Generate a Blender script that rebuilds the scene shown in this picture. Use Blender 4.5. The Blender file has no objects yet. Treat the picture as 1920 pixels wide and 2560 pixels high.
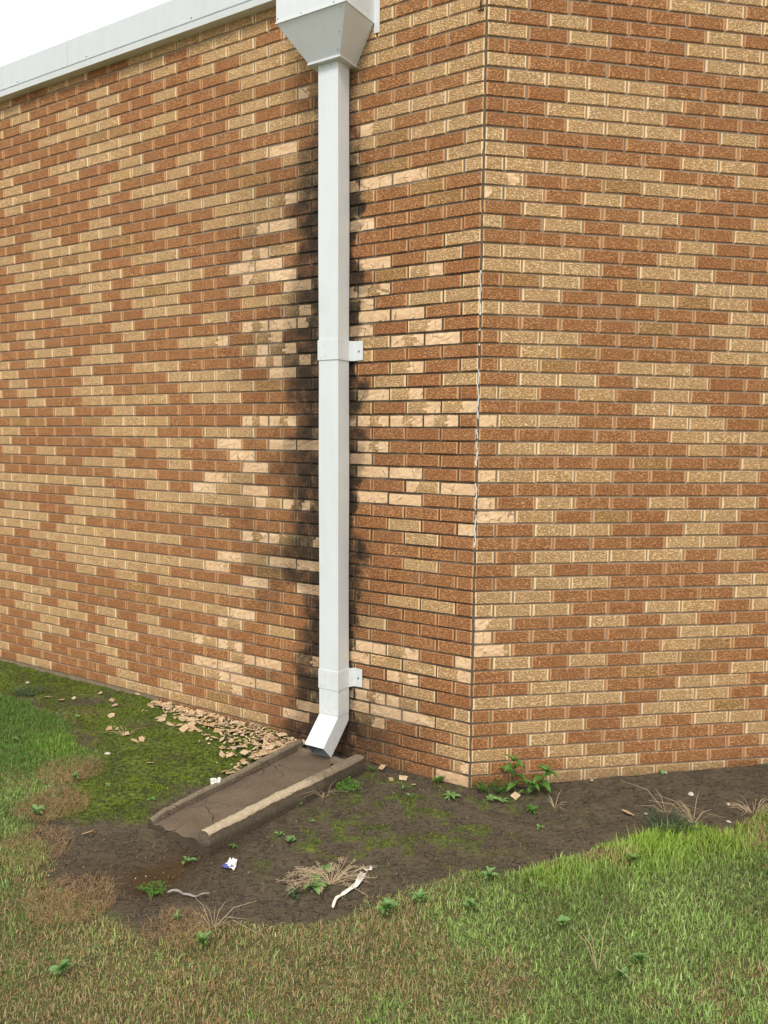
import bpy, math, random
import numpy as np
from mathutils import Matrix, Vector
random.seed(7); rng = np.random.RandomState(7)
R = math.radians
sc = bpy.context.scene
COL = sc.collection

# ------------------------------------------------------------------ camera
CP = (-1.16858528, -3.86334213, 1.75289418)
yaw, pitch, roll = -0.181510173, -0.0867838729, 0.0124671899
FPX = 2042.53627
cy, sy, cp, sp, cr, sr = math.cos(yaw), math.sin(yaw), math.cos(pitch), math.sin(pitch), math.cos(roll), math.sin(roll)
fw = Vector((-sy*cp, cy*cp, sp)); rt = Vector((cy, sy, 0)); up = rt.cross(fw)
rx = cr*rt + sr*up; uy = -sr*rt + cr*up
cam = bpy.data.cameras.new('camera'); camo = bpy.data.objects.new('camera', cam); COL.objects.link(camo)
camo.matrix_world = Matrix(((rx.x, uy.x, -fw.x, CP[0]), (rx.y, uy.y, -fw.y, CP[1]), (rx.z, uy.z, -fw.z, CP[2]), (0, 0, 0, 1)))
cam.sensor_fit = 'VERTICAL'; cam.sensor_height = 36; cam.lens = FPX/2560*36
cam.clip_start = 0.05; cam.clip_end = 500
sc.camera = camo

def project(P):
    q = np.asarray(P, float) - np.array(CP)
    d = q@np.array(fw); return np.stack([960+FPX*(q@np.array(rx))/d, 1280-FPX*(q@np.array(uy))/d, d], -1)

# ------------------------------------------------------------------ world, sun, exposure
w = bpy.data.worlds.new('World'); sc.world = w; w.use_nodes = True
nt = w.node_tree; nt.nodes.clear()
SUN_EL, SUN_AZ = R(52), R(200)        # azimuth clockwise from +Y
sky = nt.nodes.new('ShaderNodeTexSky'); sky.sky_type = 'NISHITA'; sky.sun_disc = False
sky.sun_elevation = SUN_EL; sky.sun_rotation = SUN_AZ
mx = nt.nodes.new('ShaderNodeMix'); mx.data_type = 'RGBA'; mx.inputs[0].default_value = 0.88
cn = nt.nodes.new('ShaderNodeTexNoise'); cn.inputs['Scale'].default_value = 2.2; cn.inputs['Detail'].default_value = 5
cr_ = nt.nodes.new('ShaderNodeMix'); cr_.data_type = 'RGBA'
cr_.inputs[6].default_value = (5.2, 5.25, 5.2, 1); cr_.inputs[7].default_value = (8.9, 8.75, 8.4, 1)
tc = nt.nodes.new('ShaderNodeTexCoord'); nt.links.new(tc.outputs['Generated'], cn.inputs['Vector'])
nt.links.new(cn.outputs[0], cr_.inputs[0]); nt.links.new(sky.outputs[0], mx.inputs[6]); nt.links.new(cr_.outputs[2], mx.inputs[7])
bg = nt.nodes.new('ShaderNodeBackground'); bg.inputs[1].default_value = 0.1
nt.links.new(mx.outputs[2], bg.inputs[0])
wo = nt.nodes.new('ShaderNodeOutputWorld'); nt.links.new(bg.outputs[0], wo.inputs[0])
sl = bpy.data.lights.new('sun', 'SUN'); sl.energy = 1.5; sl.angle = R(18); sl.color = (1, .95, .86)
so = bpy.data.objects.new('sun', sl); COL.objects.link(so)
sd = Vector((math.sin(SUN_AZ)*math.cos(SUN_EL), math.cos(SUN_AZ)*math.cos(SUN_EL), math.sin(SUN_EL)))
so.rotation_euler = sd.to_track_quat('Z', 'Y').to_euler(); so.location = sd*20
sc.view_settings.view_transform = 'Standard'; sc.view_settings.look = 'None'
sc.view_settings.exposure = 0.72; sc.view_settings.gamma = 1; sc.view_settings.use_curve_mapping = False

# ------------------------------------------------------------------ geometry of the place
ANG = 0.742650878
D = np.array([-math.cos(ANG), math.sin(ANG), 0.0])     # along the left wall, away from the corner
NN = np.array([-math.sin(ANG), -math.cos(ANG), 0.0])   # outward from the left wall
C = 0.2032/3
PL, PR, J = 0.2032*1.00404, 0.2032*1.00578, 0.006
def ztop(c): return (57-c)*C-.0095
def LW(v, n, z): return np.array([D[0]*v+NN[0]*n, D[1]*v+NN[1]*n, z])

# ------------------------------------------------------------------ helpers
def tag(o, label=None, cat=None, group=None, kind=None):
    if label: o['label'] = label
    if cat: o['category'] = cat
    if group: o['group'] = group
    if kind: o['kind'] = kind
    return o
def mesh(name, verts, faces, mats=(), mi=None, smooth=False):
    me = bpy.data.meshes.new(name); me.from_pydata([tuple(map(float, v)) for v in verts], [], faces)
    for m in mats: me.materials.append(m)
    if mi is not None: me.polygons.foreach_set('material_index', mi)
    if smooth: me.polygons.foreach_set('use_smooth', [True]*len(me.polygons))
    me.update(); return me
def obj(name, me, parent=None, loc=(0, 0, 0), rz=0):
    o = bpy.data.objects.new(name, me); COL.objects.link(o); o.location = loc
    if rz: o.rotation_euler = (0, 0, rz)
    if parent: o.parent = parent
    return o
def empty(name, loc=(0, 0, 0), rz=0):
    o = bpy.data.objects.new(name, None); COL.objects.link(o); o.location = loc; o.rotation_euler = (0, 0, rz)
    o.empty_display_size = .05; return o
class MB:
    def __init__(s): s.v = []; s.f = []
    def quadbox(s, P):    # 8 points: bottom ring 4, top ring 4
        b = len(s.v); s.v += [tuple(p) for p in P]
        s.f += [[b+3, b+2, b+1, b], [b+4, b+5, b+6, b+7], [b, b+1, b+5, b+4], [b+1, b+2, b+6, b+5], [b+2, b+3, b+7, b+6], [b+3, b, b+4, b+7]]
    def box(s, x0, x1, y0, y1, z0, z1, T=lambda p: p):
        s.quadbox([T(p) for p in ((x0, y0, z0), (x1, y0, z0), (x1, y1, z0), (x0, y1, z0), (x0, y0, z1), (x1, y0, z1), (x1, y1, z1), (x0, y1, z1))])
    def ball(s, c, r, seg=8, T=lambda p: p):
        b = len(s.v); s.v.append(T((c[0], c[1], c[2]+r)))
        for i in range(1, 4):
            a = math.pi*i/4
            for k in range(seg):
                t = 2*math.pi*k/seg; s.v.append(T((c[0]+r*math.sin(a)*math.cos(t), c[1]+r*math.sin(a)*math.sin(t), c[2]+r*math.cos(a))))
        s.v.append(T((c[0], c[1], c[2]-r))); e = len(s.v)-1
        for k in range(seg):
            k2 = (k+1) % seg; s.f.append([b, b+1+k, b+1+k2]); s.f.append([e, b+1+2*seg+k2, b+1+2*seg+k])
            for i in range(2): s.f.append([b+1+i*seg+k, b+1+(i+1)*seg+k, b+1+(i+1)*seg+k2, b+1+i*seg+k2])
    def tube(s, pts, r, seg=5):
        pts = [Vector(p) for p in pts]; b = len(s.v); n = len(pts)
        for i, p in enumerate(pts):
            t = (pts[min(i+1, n-1)]-pts[max(i-1, 0)]).normalized(); a = t.cross(Vector((0.3, 0.2, 1))).normalized(); c = t.cross(a)
            rr = r[i] if isinstance(r, (list, tuple)) else r
            for k in range(seg):
                q = 2*math.pi*k/seg; s.v.append(tuple(p+rr*(math.cos(q)*a+math.sin(q)*c)))
        for i in range(n-1):
            for k in range(seg):
                k2 = (k+1) % seg; s.f.append([b+i*seg+k, b+i*seg+k2, b+(i+1)*seg+k2, b+(i+1)*seg+k])
        s.f.append([b+k for k in range(seg)][::-1]); s.f.append([b+(n-1)*seg+k for k in range(seg)])
    def build(s, name, mat, parent=None, smooth=False):
        return obj(name, mesh(name, s.v, s.f, [mat] if mat else [], smooth=smooth), parent)
def recalc(o):
    import bmesh
    b = bmesh.new(); b.from_mesh(o.data); bmesh.ops.recalc_face_normals(b, faces=b.faces); b.to_mesh(o.data); b.free(); return o
def bevel(o, wd, seg=1):
    m = o.modifiers.new('b', 'BEVEL'); m.width = wd; m.segments = seg; m.limit_method = 'ANGLE'; m.angle_limit = R(30); return o

def _h(ix, iy, s):
    n = (ix.astype(np.int64)*374761393+iy.astype(np.int64)*668265263+s*974634777) & 0x7fffffff
    n = ((n ^ (n >> 13))*1274126177) & 0x7fffffff
    return ((n ^ (n >> 16)) & 0xffff)/65535.0
def vn(x, y, s=0):
    x = np.asarray(x, float); y = np.asarray(y, float)
    ix = np.floor(x); iy = np.floor(y); fx = x-ix; fy = y-iy; fx = fx*fx*(3-2*fx); fy = fy*fy*(3-2*fy)
    a = _h(ix, iy, s); b = _h(ix+1, iy, s); c = _h(ix, iy+1, s); d = _h(ix+1, iy+1, s)
    return (a*(1-fx)+b*fx)*(1-fy)+(c*(1-fx)+d*fx)*fy
def fbm(x, y, s=0, o=3): return sum(vn(np.asarray(x)*2**i, np.asarray(y)*2**i, s+i)*.5**i for i in range(o))/sum(.5**i for i in range(o))
def sst(a, b, x): t = np.clip((x-a)/(b-a), 0, 1); return t*t*(3-2*t)

# ------------------------------------------------------------------ material helpers
class NT:
    def __init__(s, name):
        s.mat = bpy.data.materials.new(name); s.mat.use_nodes = True; s.t = s.mat.node_tree; s.t.nodes.clear()
        s.out = s.n('ShaderNodeOutputMaterial'); s.b = s.n('ShaderNodeBsdfPrincipled'); s.l(s.b.outputs[0], s.out.inputs[0])
    def n(s, ty, **k):
        x = s.t.nodes.new(ty)
        for a, b in k.items(): setattr(x, a, b)
        return x
    def l(s, a, b): s.t.links.new(a, b)
    def put(s, v, i):
        if hasattr(v, 'is_output'): s.l(v, i)
        else: i.default_value = v
    def m(s, op, a, b=0.0, c=None, clamp=False):
        x = s.n('ShaderNodeMath', operation=op); x.use_clamp = clamp; s.put(a, x.inputs[0]); s.put(b, x.inputs[1])
        if c is not None: s.put(c, x.inputs[2])
        return x.outputs[0]
    def ss(s, a, b, v, lo=0.0, hi=1.0):
        x = s.n('ShaderNodeMapRange', interpolation_type='SMOOTHSTEP'); s.put(v, x.inputs[0]); s.put(a, x.inputs[1]); s.put(b, x.inputs[2]); s.put(lo, x.inputs[3]); s.put(hi, x.inputs[4]); return x.outputs[0]
    def mix(s, f, a, b, mode='MIX'):
        x = s.n('ShaderNodeMix', data_type='RGBA', blend_type=mode); s.put(f, x.inputs[0])
        s.put(a if hasattr(a, 'is_output') or len(a) == 4 else (*a, 1), x.inputs[6]); s.put(b if hasattr(b, 'is_output') or len(b) == 4 else (*b, 1), x.inputs[7]); return x.outputs[2]
    def noise(s, vec, sc_, det=2, dist=0.0, rough=.5):
        x = s.n('ShaderNodeTexNoise'); s.l(vec, x.inputs['Vector']); x.inputs['Scale'].default_value = sc_; x.inputs['Detail'].default_value = det
        x.inputs['Distortion'].default_value = dist; x.inputs['Roughness'].default_value = rough; return x.outputs[0]
    def vec(s, x, y, z=0.0):
        c = s.n('ShaderNodeCombineXYZ'); s.put(x, c.inputs[0]); s.put(y, c.inputs[1]); s.put(z, c.inputs[2]); return c.outputs[0]
    def pos(s): return s.n('ShaderNodeNewGeometry').outputs['Position']
    def bump(s, h, dist, st=1.0, nrm=None):
        x = s.n('ShaderNodeBump'); x.inputs['Strength'].default_value = st; x.inputs['Distance'].default_value = dist; s.l(h, x.inputs['Height'])
        if nrm: s.l(nrm, x.inputs['Normal'])
        s.l(x.outputs[0], s.b.inputs['Normal']); return x.outputs[0]
    def fin(s, col, rough, spec=.35):
        s.put(col if hasattr(col, 'is_output') else (*col, 1), s.b.inputs['Base Color']); s.put(rough, s.b.inputs['Roughness']); s.b.inputs['Specular IOR Level'].default_value = spec; return s.mat

def plain(name, col, rough=.7, spec=.3, var=.15, scale=60, bump=.0005, metal=0):
    s = NT(name); p = s.pos(); n = s.noise(p, scale, 3)
    c = s.mix(n, tuple(x*(1-var) for x in col), tuple(min(1, x*(1+var)) for x in col)); s.bump(n, bump)
    s.b.inputs['Metallic'].default_value = metal; return s.fin(c, rough, spec)

def wall_coords(s, left):
    p = s.pos(); dp = s.n('ShaderNodeVectorMath', operation='DOT_PRODUCT'); s.l(p, dp.inputs[0])
    dp.inputs[1].default_value = tuple(-D) if left else (1, 0, 0)
    sx = s.n('ShaderNodeSeparateXYZ'); s.l(p, sx.inputs[0])
    a = s.m('ADD', dp.outputs['Value'], 20.0 if left else 40.0)
    return a, sx.outputs[2]
def stain(s, a, z):
    """mildew that grew where water ran behind the downspout: a shape of its own on the wall"""
    v = s.m('SUBTRACT', 20.0, a)
    big = s.noise(s.vec(a, z, 3.3), 2.3, 3); fine = s.noise(s.vec(a, z, 7.7), 11, 4, rough=.65)
    vv = s.m('ADD', v, s.m('ADD', s.m('MULTIPLY', s.m('SUBTRACT', fine, .5), .16), s.m('MULTIPLY', s.m('SUBTRACT', s.noise(s.vec(s.m('MULTIPLY', a, .6), z, 1.7), 6.5, 2), .5), .22)))
    wl = s.m('ADD', .085, s.m('MULTIPLY', s.ss(3.7, 2.6, z), s.m('MULTIPLY', s.ss(.3, .7, big), .36)))
    dl = s.m('DIVIDE', s.m('SUBTRACT', vv, .985), wl)
    wr = s.m('ADD', .040, s.m('MULTIPLY', s.ss(.35, .7, big), .09)); dr = s.m('DIVIDE', s.m('SUBTRACT', .745, vv), wr)
    d = s.m('MAXIMUM', s.m('MAXIMUM', dl, dr), 0.0)
    s1 = s.m('EXPONENT', s.m('MULTIPLY', s.m('MULTIPLY', d, d), -1.1))
    s1 = s.m('MULTIPLY', s1, s.ss(3.8, 2.8, z, .25, 1.0))
    brk = s.noise(s.vec(s.m('MULTIPLY', s.m('FLOOR', s.m('MULTIPLY', a, 9.8)), 3.7), s.m('MULTIPLY', s.m('FLOOR', s.m('MULTIPLY', z, 14.76)), 2.3)), 1.0, 0)
    s1 = s.ss(.02, .88, s.m('ADD', s1, s.m('ADD', s.m('MULTIPLY', s.m('SUBTRACT', s.noise(s.vec(a, z, 1.2), 17, 5, .3, .7), .5), .40), s.m('MULTIPLY', s.m('SUBTRACT', brk, .5), .34))), 0.0, .97)
    # second, wider brownish damp at the foot and a haze left of the pipe
    zn = s.m('ADD', z, s.m('MULTIPLY', s.m('SUBTRACT', fine, .5), .25))
    e = s.m('DIVIDE', s.m('SUBTRACT', v, .74), .50)
    s2 = s.m('MULTIPLY', s.m('EXPONENT', s.m('MULTIPLY', s.m('MULTIPLY', e, e), -1.3)), s.ss(.66, .16, zn, 0.0, .86))
    e3 = s.m('DIVIDE', s.m('SUBTRACT', vv, 1.05), .45)
    s3 = s.m('MULTIPLY', s.m('EXPONENT', s.m('MULTIPLY', s.m('MULTIPLY', e3, e3), -1.0)), s.m('MULTIPLY', s.ss(3.6, 2.7, z, 0.0, .80), s.ss(.35, .62, big)))
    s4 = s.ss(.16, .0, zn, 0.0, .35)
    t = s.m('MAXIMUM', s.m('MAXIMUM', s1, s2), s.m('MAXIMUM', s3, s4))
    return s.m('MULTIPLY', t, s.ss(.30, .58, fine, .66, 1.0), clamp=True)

def brick_mat(kind, left):
    s = NT('brick_%s_%s' % (kind, 'left' if left else 'right')); a, z = wall_coords(s, left)
    uvn = s.n('ShaderNodeUVMap', uv_map='UVMap'); su = s.n('ShaderNodeSeparateXYZ'); s.l(uvn.outputs[0], su.inputs[0])
    de = s.m('MINIMUM', su.outputs[0], su.outputs[1])
    at = s.n('ShaderNodeAttribute', attribute_name='tint'); oi = s.n('ShaderNodeObjectInfo')
    t = s.m('FRACT', s.m('ADD', at.outputs['Fac'], oi.outputs['Random'])); t2 = s.m('FRACT', s.m('MULTIPLY', t, 7.31)); t3 = s.m('FRACT', s.m('MULTIPLY', t, 23.7))
    if kind == 'spall':
        n1 = s.noise(s.vec(a, z), 26, 4, .6); n2 = s.noise(s.vec(a, z, 2), 120, 3)
        h = s.m('ADD', n1, s.m('MULTIPLY', n2, .25)); s.bump(h, .006, .8)
        c = s.mix(t, (.82, .555, .33), (.88, .63, .40)); c = s.mix(s.ss(.36, .60, n1), s.mix(t2, (.74, .47, .26), (.80, .54, .32)), c)
        c = s.mix(s.ss(.62, .75, n2, 0.0, .4), c, (.52, .36, .21)); vo = s.n('ShaderNodeTexVoronoi', feature='DISTANCE_TO_EDGE'); s.l(s.vec(s.m('ADD', a, s.m('MULTIPLY', n1, .05)), z, t), vo.inputs['Vector']); vo.inputs['Scale'].default_value = 11; c = s.mix(s.m('MULTIPLY', s.ss(.035, .01, vo.outputs[0]), s.ss(.45, .6, n1)), c, (.36, .22, .11)); k = .60
    else:
        warp = s.noise(s.vec(s.m('ADD', s.m('MULTIPLY', a, 75), s.m('MULTIPLY', t, 50)), s.m('MULTIPLY', z, 30)), 1.0, 1)
        wav = s.m('ADD', s.m('MULTIPLY', z, 250), s.m('MULTIPLY', warp, 4.5))
        ridge = s.noise(s.vec(s.m('MULTIPLY', a, 92), wav, s.m('MULTIPLY', t, 30)), 1.0, 2, .35, .6)
        cen = s.ss(s.m('ADD', .004, s.m('MULTIPLY', t3, .005)), s.m('ADD', .0065, s.m('MULTIPLY', t3, .005)), de); cen = s.m('MULTIPLY', cen, 1.0)
        relief = s.ss(.36, .60, ridge)
        h = s.m('ADD', s.m('MULTIPLY', cen, s.m('MULTIPLY', relief, 1.0)), s.m('MULTIPLY', s.m('SUBTRACT', 1.0, cen), .85))
        s.bump(h, .0052, 1.0)
        tone = {'tan': ((.80, .495, .235), (.88, .575, .29), (.58, .335, .145), (.95, .68, .39)),
                'red': ((.54, .240, .095), (.61, .295, .120), (.385, .155, .060), (.70, .38, .18)),
                'mid': ((.62, .33, .125), (.62, .38, .155), (.40, .20, .07), (.74, .45, .21))}[kind]
        base = s.mix(t, tone[0], tone[1])
        # some bricks are flashed: a warmer or greyer cast
        base = s.mix(s.m('MULTIPLY', s.ss(.55, 1.0, t2), .45), base, {'tan': (.82, .48, .19), 'red': (.45, .165, .055), 'mid': (.50, .29, .13)}[kind])
        base = s.mix(s.m('MULTIPLY', s.ss(.70, 1.0, t3), .5), base, {'tan': (.66, .45, .24), 'red': (.60, .31, .13), 'mid': (.52, .33, .16)}[kind])
        patch = s.noise(s.vec(a, z, s.m('MULTIPLY', t, 9)), 14, 2)
        base = s.mix(s.ss(.35, .7, patch, 0.0, .35), base, tone[3])
        hi = s.mix(s.ss(.50, .74, ridge, 0.0, .40), base, tone[3])
        lo = s.mix(relief, tone[2], hi)
        edge = s.mix(s.m('ADD', .15, s.m('MULTIPLY', t2, .6)), {'tan': (.96, .72, .42), 'red': (.70, .38, .18), 'mid': (.76, .47, .23)}[kind], base)
        c = s.mix(cen, edge, lo); k = .97
    wthr = s.noise(s.vec(a, z, 5.5), 1.1, 3); c = s.mix(s.ss(.45, .75, wthr, 0.0, .10), c, (.34, .23, .13))
    if left:
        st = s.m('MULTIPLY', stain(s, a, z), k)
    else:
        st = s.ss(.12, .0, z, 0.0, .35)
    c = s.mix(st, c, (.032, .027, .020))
    return s.fin(c, s.m('SUBTRACT', .85, s.m('MULTIPLY', st, .1)), .25)

def mortar_mat(left):
    s = NT('mortar_' + ('left' if left else 'right')); a, z = wall_coords(s, left)
    n1 = s.noise(s.vec(a, z), 9, 4); n2 = s.noise(s.vec(a, z), 230, 3); s.bump(n2, .002, .8)
    c = s.mix(n1, (.27, .210, .150), (.38, .305, .225)); c = s.mix(s.ss(.6, .8, n2, 0.0, .3), c, (.16, .115, .08))
    c = s.mix(s.ss(.62, .72, s.noise(s.vec(a, z, 4), 4.5, 3), 0.0, .5), c, (.14, .10, .07))
    if left:
        v = s.m('SUBTRACT', 20.0, a)
        st = s.m('MAXIMUM', stain(s, a, z), s.m('MULTIPLY', s.ss(1.75, .9, v), s.m('MULTIPLY', s.ss(3.5, 2.6, z), s.ss(.3, .6, s.noise(s.vec(a, z, 9), 5, 3), .35, .80))))
    else:
        st = s.m('MULTIPLY', s.ss(40.3, 40.0, a), .40)
    c = s.mix(st, c, (.025, .02, .015)); return s.fin(c, .95, .1)

def white_metal(name, col=(.755, .795, .815), rough=.38):
    s = NT(name); p = s.pos(); mp = s.n('ShaderNodeMapping'); s.l(p, mp.inputs[0]); mp.inputs['Scale'].default_value = (14, 14, 1.6)
    n = s.noise(mp.outputs[0], 1.0, 5, rough=.7); n2 = s.noise(p, 90, 2); n3 = s.noise(p, 5, 4)
    c = s.mix(s.ss(.35, .8, n, 0.0, .22), col, tuple(x*.72 for x in (col[0], col[1]*.99, col[2]*.95))); c = s.mix(s.ss(.66, .74, n2, 0.0, .25), c, (.5, .48, .42))
    zz = s.n('ShaderNodeSeparateXYZ'); s.l(p, zz.inputs[0]); mud = s.m('MULTIPLY', s.ss(.9, .05, zz.outputs[2]), s.ss(.45, .75, s.noise(p, 38, 4, rough=.7), 0.0, .22)); c = s.mix(mud, c, (.36, .29, .20)); c = s.mix(s.m('MULTIPLY', s.ss(.58, .72, n3), .10), c, (.45, .43, .38)); s.bump(s.m('ADD', n3, s.m('MULTIPLY', n, .3)), .004, .7); return s.fin(c, s.m('ADD', rough, s.m('MULTIPLY', n, .18)), .45)

M = {}
for k in ('tan', 'red', 'mid', 'spall'):
    M['L'+k] = brick_mat(k, True); M['R'+k] = brick_mat(k, False)
M['Lm'] = mortar_mat(True); M['Rm'] = mortar_mat(False)
M['white'] = white_metal('white_painted_metal'); M['fascia'] = white_metal('grey_white_fascia', (.66, .70, .725), .35)
M['soffit'] = white_metal('fascia_lip', (.68, .72, .72), .4)
M['galv'] = plain('galvanised_inside', (.36, .40, .40), .45, .5, .2, 25, .0008, .6)
M['screw'] = plain('screw_steel', (.30, .30, .29), .4, .5, .2, 200, 0, .8)
M['rust'] = plain('dark_rust', (.045, .025, .015), .8)
M['caulk'] = plain('white_caulk', (.70, .69, .64), .7, .3, .2, 120, .002)
M['joint'] = plain('old_sealant', (.13, .105, .08), .85, .2, .75, 30, .004)
M['footing'] = plain('footing_concrete', (.17, .135, .085), .95, .1, .4, 45, .008)
M['roofing'] = plain('roof_membrane', (.12, .12, .12), .9)

# ------------------------------------------------------------------ the brick pattern, course by course (read left to right)
LEFT = """TRRTTRRTTTTTTTT TTTT
TTRRRRRTTRTTTRR RTRR T
RTRRRTRRTRTTRTT TTRR
TRTRTRTRRRTRTTT TTRR T
RRRRTTRRTRRTTTT TTTT
RRRTTTTRRRRRTTT TTRT T
RRRRROORTRRORRR TTRR
RTTRRTTTTRRRTTl RRRR T
TRRTTTTRRRRTRRR TRTT
RTRRTRRTRRRRTTT TRRR T
TTTRRRTTRTRRRRR RTTT
RTRRRRTRRTRRTPR RlRT R
RRRRRTRTTRRORTR TOTT
RRRRRRRRTTRRORO TRRR T
TRTRRTRRRTTTROT OORT
RRTTRTTRRRRTTsT PPPT T
TRTTTRORTRTTTRR OROR
RTTOOTRORRRRsPR TRRO R
RTTTTRRTTRRRRRR PRRR
RTTRRTTRRTRReTR RRRR R
RRRRTTRTTTRPPRR RRRT
RRTRRTRTOTRRlPR RPRT R
RTTTRTRTTRRTRPT ROsR
RRRRTTRRTTRRTTR PeRR T
RTRRRRTRRRTRRsO sRTT
TRTRRRRTRRRRePl RPPR T
RRTTRTRRRTsRsRT PRsR
TRTRRTTRRRRRssR TTeP R
TRRRTRRTTRRResT TRRR
RTRRRTRRRTTTRPO RRsR T
RTRRTTRORTTTORR RTRT
RRTRRTTTTRTTRRR TPsR R
TRRTRRTRRRRRRRR ORss
ROORROTTTRRReeR Peee R
TRRRRTTTRRTTRRs RRRR
TRRRRRRRTTRPRPp ReRR R
TRTRRRTRTRRPRRR PRRR
RRRTRTTRRTRRPRR OPPR R
RRRRRRTTRRPTRRR RRlP
TTTTTTRRTRPTPRR RPPR R
TTRRTTRTTTTTleT RRRR
RRRRTTTRTTRRRRR RRTR P
TTRRTTRRRRTRRRR RRTR
TTTRTRRRRRRRels RRRR R
TTRTTTTTTRRRRRR RRTR
TRTTTTRRRRRPTPP RRRR R
RRRTTTTTTTPRORR RRRR
RRTRTTTTTRRRPRP RRTT R
RRRRTRTRTTTTRRR RRRR
TTRRRRRORRRRRRR RTRR R
RROTROROTTTPRRR RRRR
TTTRRRRRRRRlRTR TPsR P
RTRTRTRTRRRRRRR PTTs
RTTTTRTRTTleRRs OReR R
RRTRRTTRRRRsPRs PRTR
RRTTRTRRRRPPRRR PelR T
RTRRRTRRRTsPPRT PPPT
RRTRRRTRRRRsRRP RsRR T
RRRRRRTRTRORRPR RRRT
RTTRRRTTTTTTTRR RRRR s
OOOOOOOORRRRRRR RRRP""".split('\n')          # courses -4 .. 56
RIGHT = """TRRTRTTRRT
T|RRTTRRTTR
RRRRTTTTRT
T|RRRRTTRTR
TRRRRRTTRR
T|RTRRRTRRT
TRTRRTTTRT
R|RRRRRTTRR
TRRRRRRTTR
R|TTTTRRRRT
RRTTTRTRRT
R|RTTTRRRTR
RRTTTRTRTR
T|RRRRRRRTR
TRRRRTTRTT
T|TTTTRRTRR
mRROTTRRTR
l|TRTRRRRTR
RTRRTRRTTR
T|RTRTRRTRT
RRRRRTRRTR
T|TTRRTRRTT
TTTRTTRRRT
R|OTRORTTRR
RTRRTOTRTR
T|TRRRRRTRT
RRRRORTRTT
R|TTRRRRTTR
RTORRRTTRR
R|TORTTRRTR
RTTRTTRRTR
T|TRTRTRRTT
RRRRTTRRRT
P|TTRRTTROR
RRRRRTTTRR
R|TTTRRTRRT
RRRRORRTTR
P|TTTRRTTRR
RRRRRRRRTT
P|RTRRTRTRR
PTRORTTRRT
R|RTTRRTRRT
RRRRRTTRTR
T|RTTTTRTRR
RTRRRRRRTT
R|RTTRRRTTR
TTRRRRRTRR
T|TTRRTTRTR
lRRTRTRRTT
P|RRRRRTTRR
pRRRRTORTR
R|TRTRTORRT
RTRRORRTTR
R|RTTRRTTRR
TTTTRTTRTR
R|RRRRTTORT
RTTRTRTTRR
R|RTRRRRRTR
TRTORRRRTT
T|RRTTRRRRT
RRTTTTTRTR""".split('\n')                 # courses -4 .. 56

BH = .0575
def brick_data(L, kind, seed, tint):
    """verts (x along the wall, y into the wall, z up), faces, material slot per face (0 body, 1 spalled), uv"""
    r = random.Random(seed); Y1 = .022
    if kind in 'TRO':
        c = .0022; j = lambda s=.0008: r.uniform(-s, s)
        o = [(0+j(), .0025, 0+j()), (L+j(), .0025, 0+j()), (L+j(), .0025, BH+j()), (0+j(), .0025, BH+j())]
        f = [(c, 0, c), (L-c, 0, c), (L-c, 0, BH-c), (c, 0, BH-c)]
        b = [(p[0], Y1, p[2]) for p in o]; V = f+o+b
        F = [[0, 1, 2, 3]]+[[i+4, (i+1) % 4+4, (i+1) % 4, i] for i in range(4)]+[[i+8, (i+1) % 4+8, (i+1) % 4+4, i+4] for i in range(4)]
        return V, F, [0]*len(F), L, tint
    nx, nz = 10, 4
    def sp(x, z):
        w_ = .05*math.sin(z*90+seed*2.1)+.04*math.sin(z*210+seed)
        u = x/L+w_
        if kind == 'P': return not (u > .80 and z > .030 and seed % 5 == 0)
        if kind == 'p': return u < .80
        if kind == 'l': return u < .36
        if kind == 's': return u > .62
        if kind == 'e': return u < .30+.05*(seed % 3) or u > .74
        if kind == 'm': return .62 < u < .82
    V = []; S = []
    for k in range(nz+1):
        for i in range(nx+1):
            x = L*i/nx; z = BH*k/nz; e = i in (0, nx) or k in (0, nz)
            if not e: x += r.uniform(-.004, .004); z += r.uniform(-.003, .003)
            s_ = sp(x, z); y = (r.uniform(.0024, .0050) if not e else r.uniform(.0034, .0052)) if s_ else (.0025 if e else 0)
            if e and s_: x += (0.0015 if i == 0 else -.0015 if i == nx else 0)*r.random(); z += (.002 if k == 0 else -.002 if k == nz else 0)*r.random()
            V.append((x, y, z)); S.append(s_)
    F = []; mi = []; W = nx+1
    for k in range(nz):
        for i in range(nx):
            q = [k*W+i, k*W+i+1, (k+1)*W+i+1, (k+1)*W+i]; F.append(q); mi.append(1 if sum(S[t] for t in q) >= 2 else 0)
    ring = [i for i in range(W)]+[k*W+nx for k in range(1, nz+1)]+[nz*W+i for i in range(nx-1, -1, -1)]+[k*W for k in range(nz-1, 0, -1)]
    b0 = len(V); V += [(V[i][0], Y1, V[i][2]) for i in ring]; n = len(ring)
    for i in range(n):
        i2 = (i+1) % n; F.append([b0+i, b0+i2, ring[i2], ring[i]]); mi.append(1 if S[ring[i]] else 0)
    return V, F, mi, L, tint

MATOF = {'T': 'tan', 'R': 'red', 'O': 'mid'}
def to_mesh(name, parts, mats):
    """parts: list of (V,F,mi(list of absolute slots),L,tint)"""
    V = []; F = []; MI = []; UV = []; TI = []
    for (v, f, mi, L, tint) in parts:
        b = len(V); V += [p[0] for p in v]; UV += [p[1] for p in v]; TI += [tint]*len(v); F += [[i+b for i in q] for q in f]; MI += mi
    me = mesh(name, V, F, mats, MI)
    uvl = me.uv_layers.new(name='UVMap'); li = np.zeros(len(me.loops), int); me.loops.foreach_get('vertex_index', li)
    uvl.data.foreach_set('uv', np.array(UV)[li].ravel()); at = me.attributes.new('tint', 'FLOAT', 'POINT'); at.data.foreach_set('value', TI)
    return me

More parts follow.
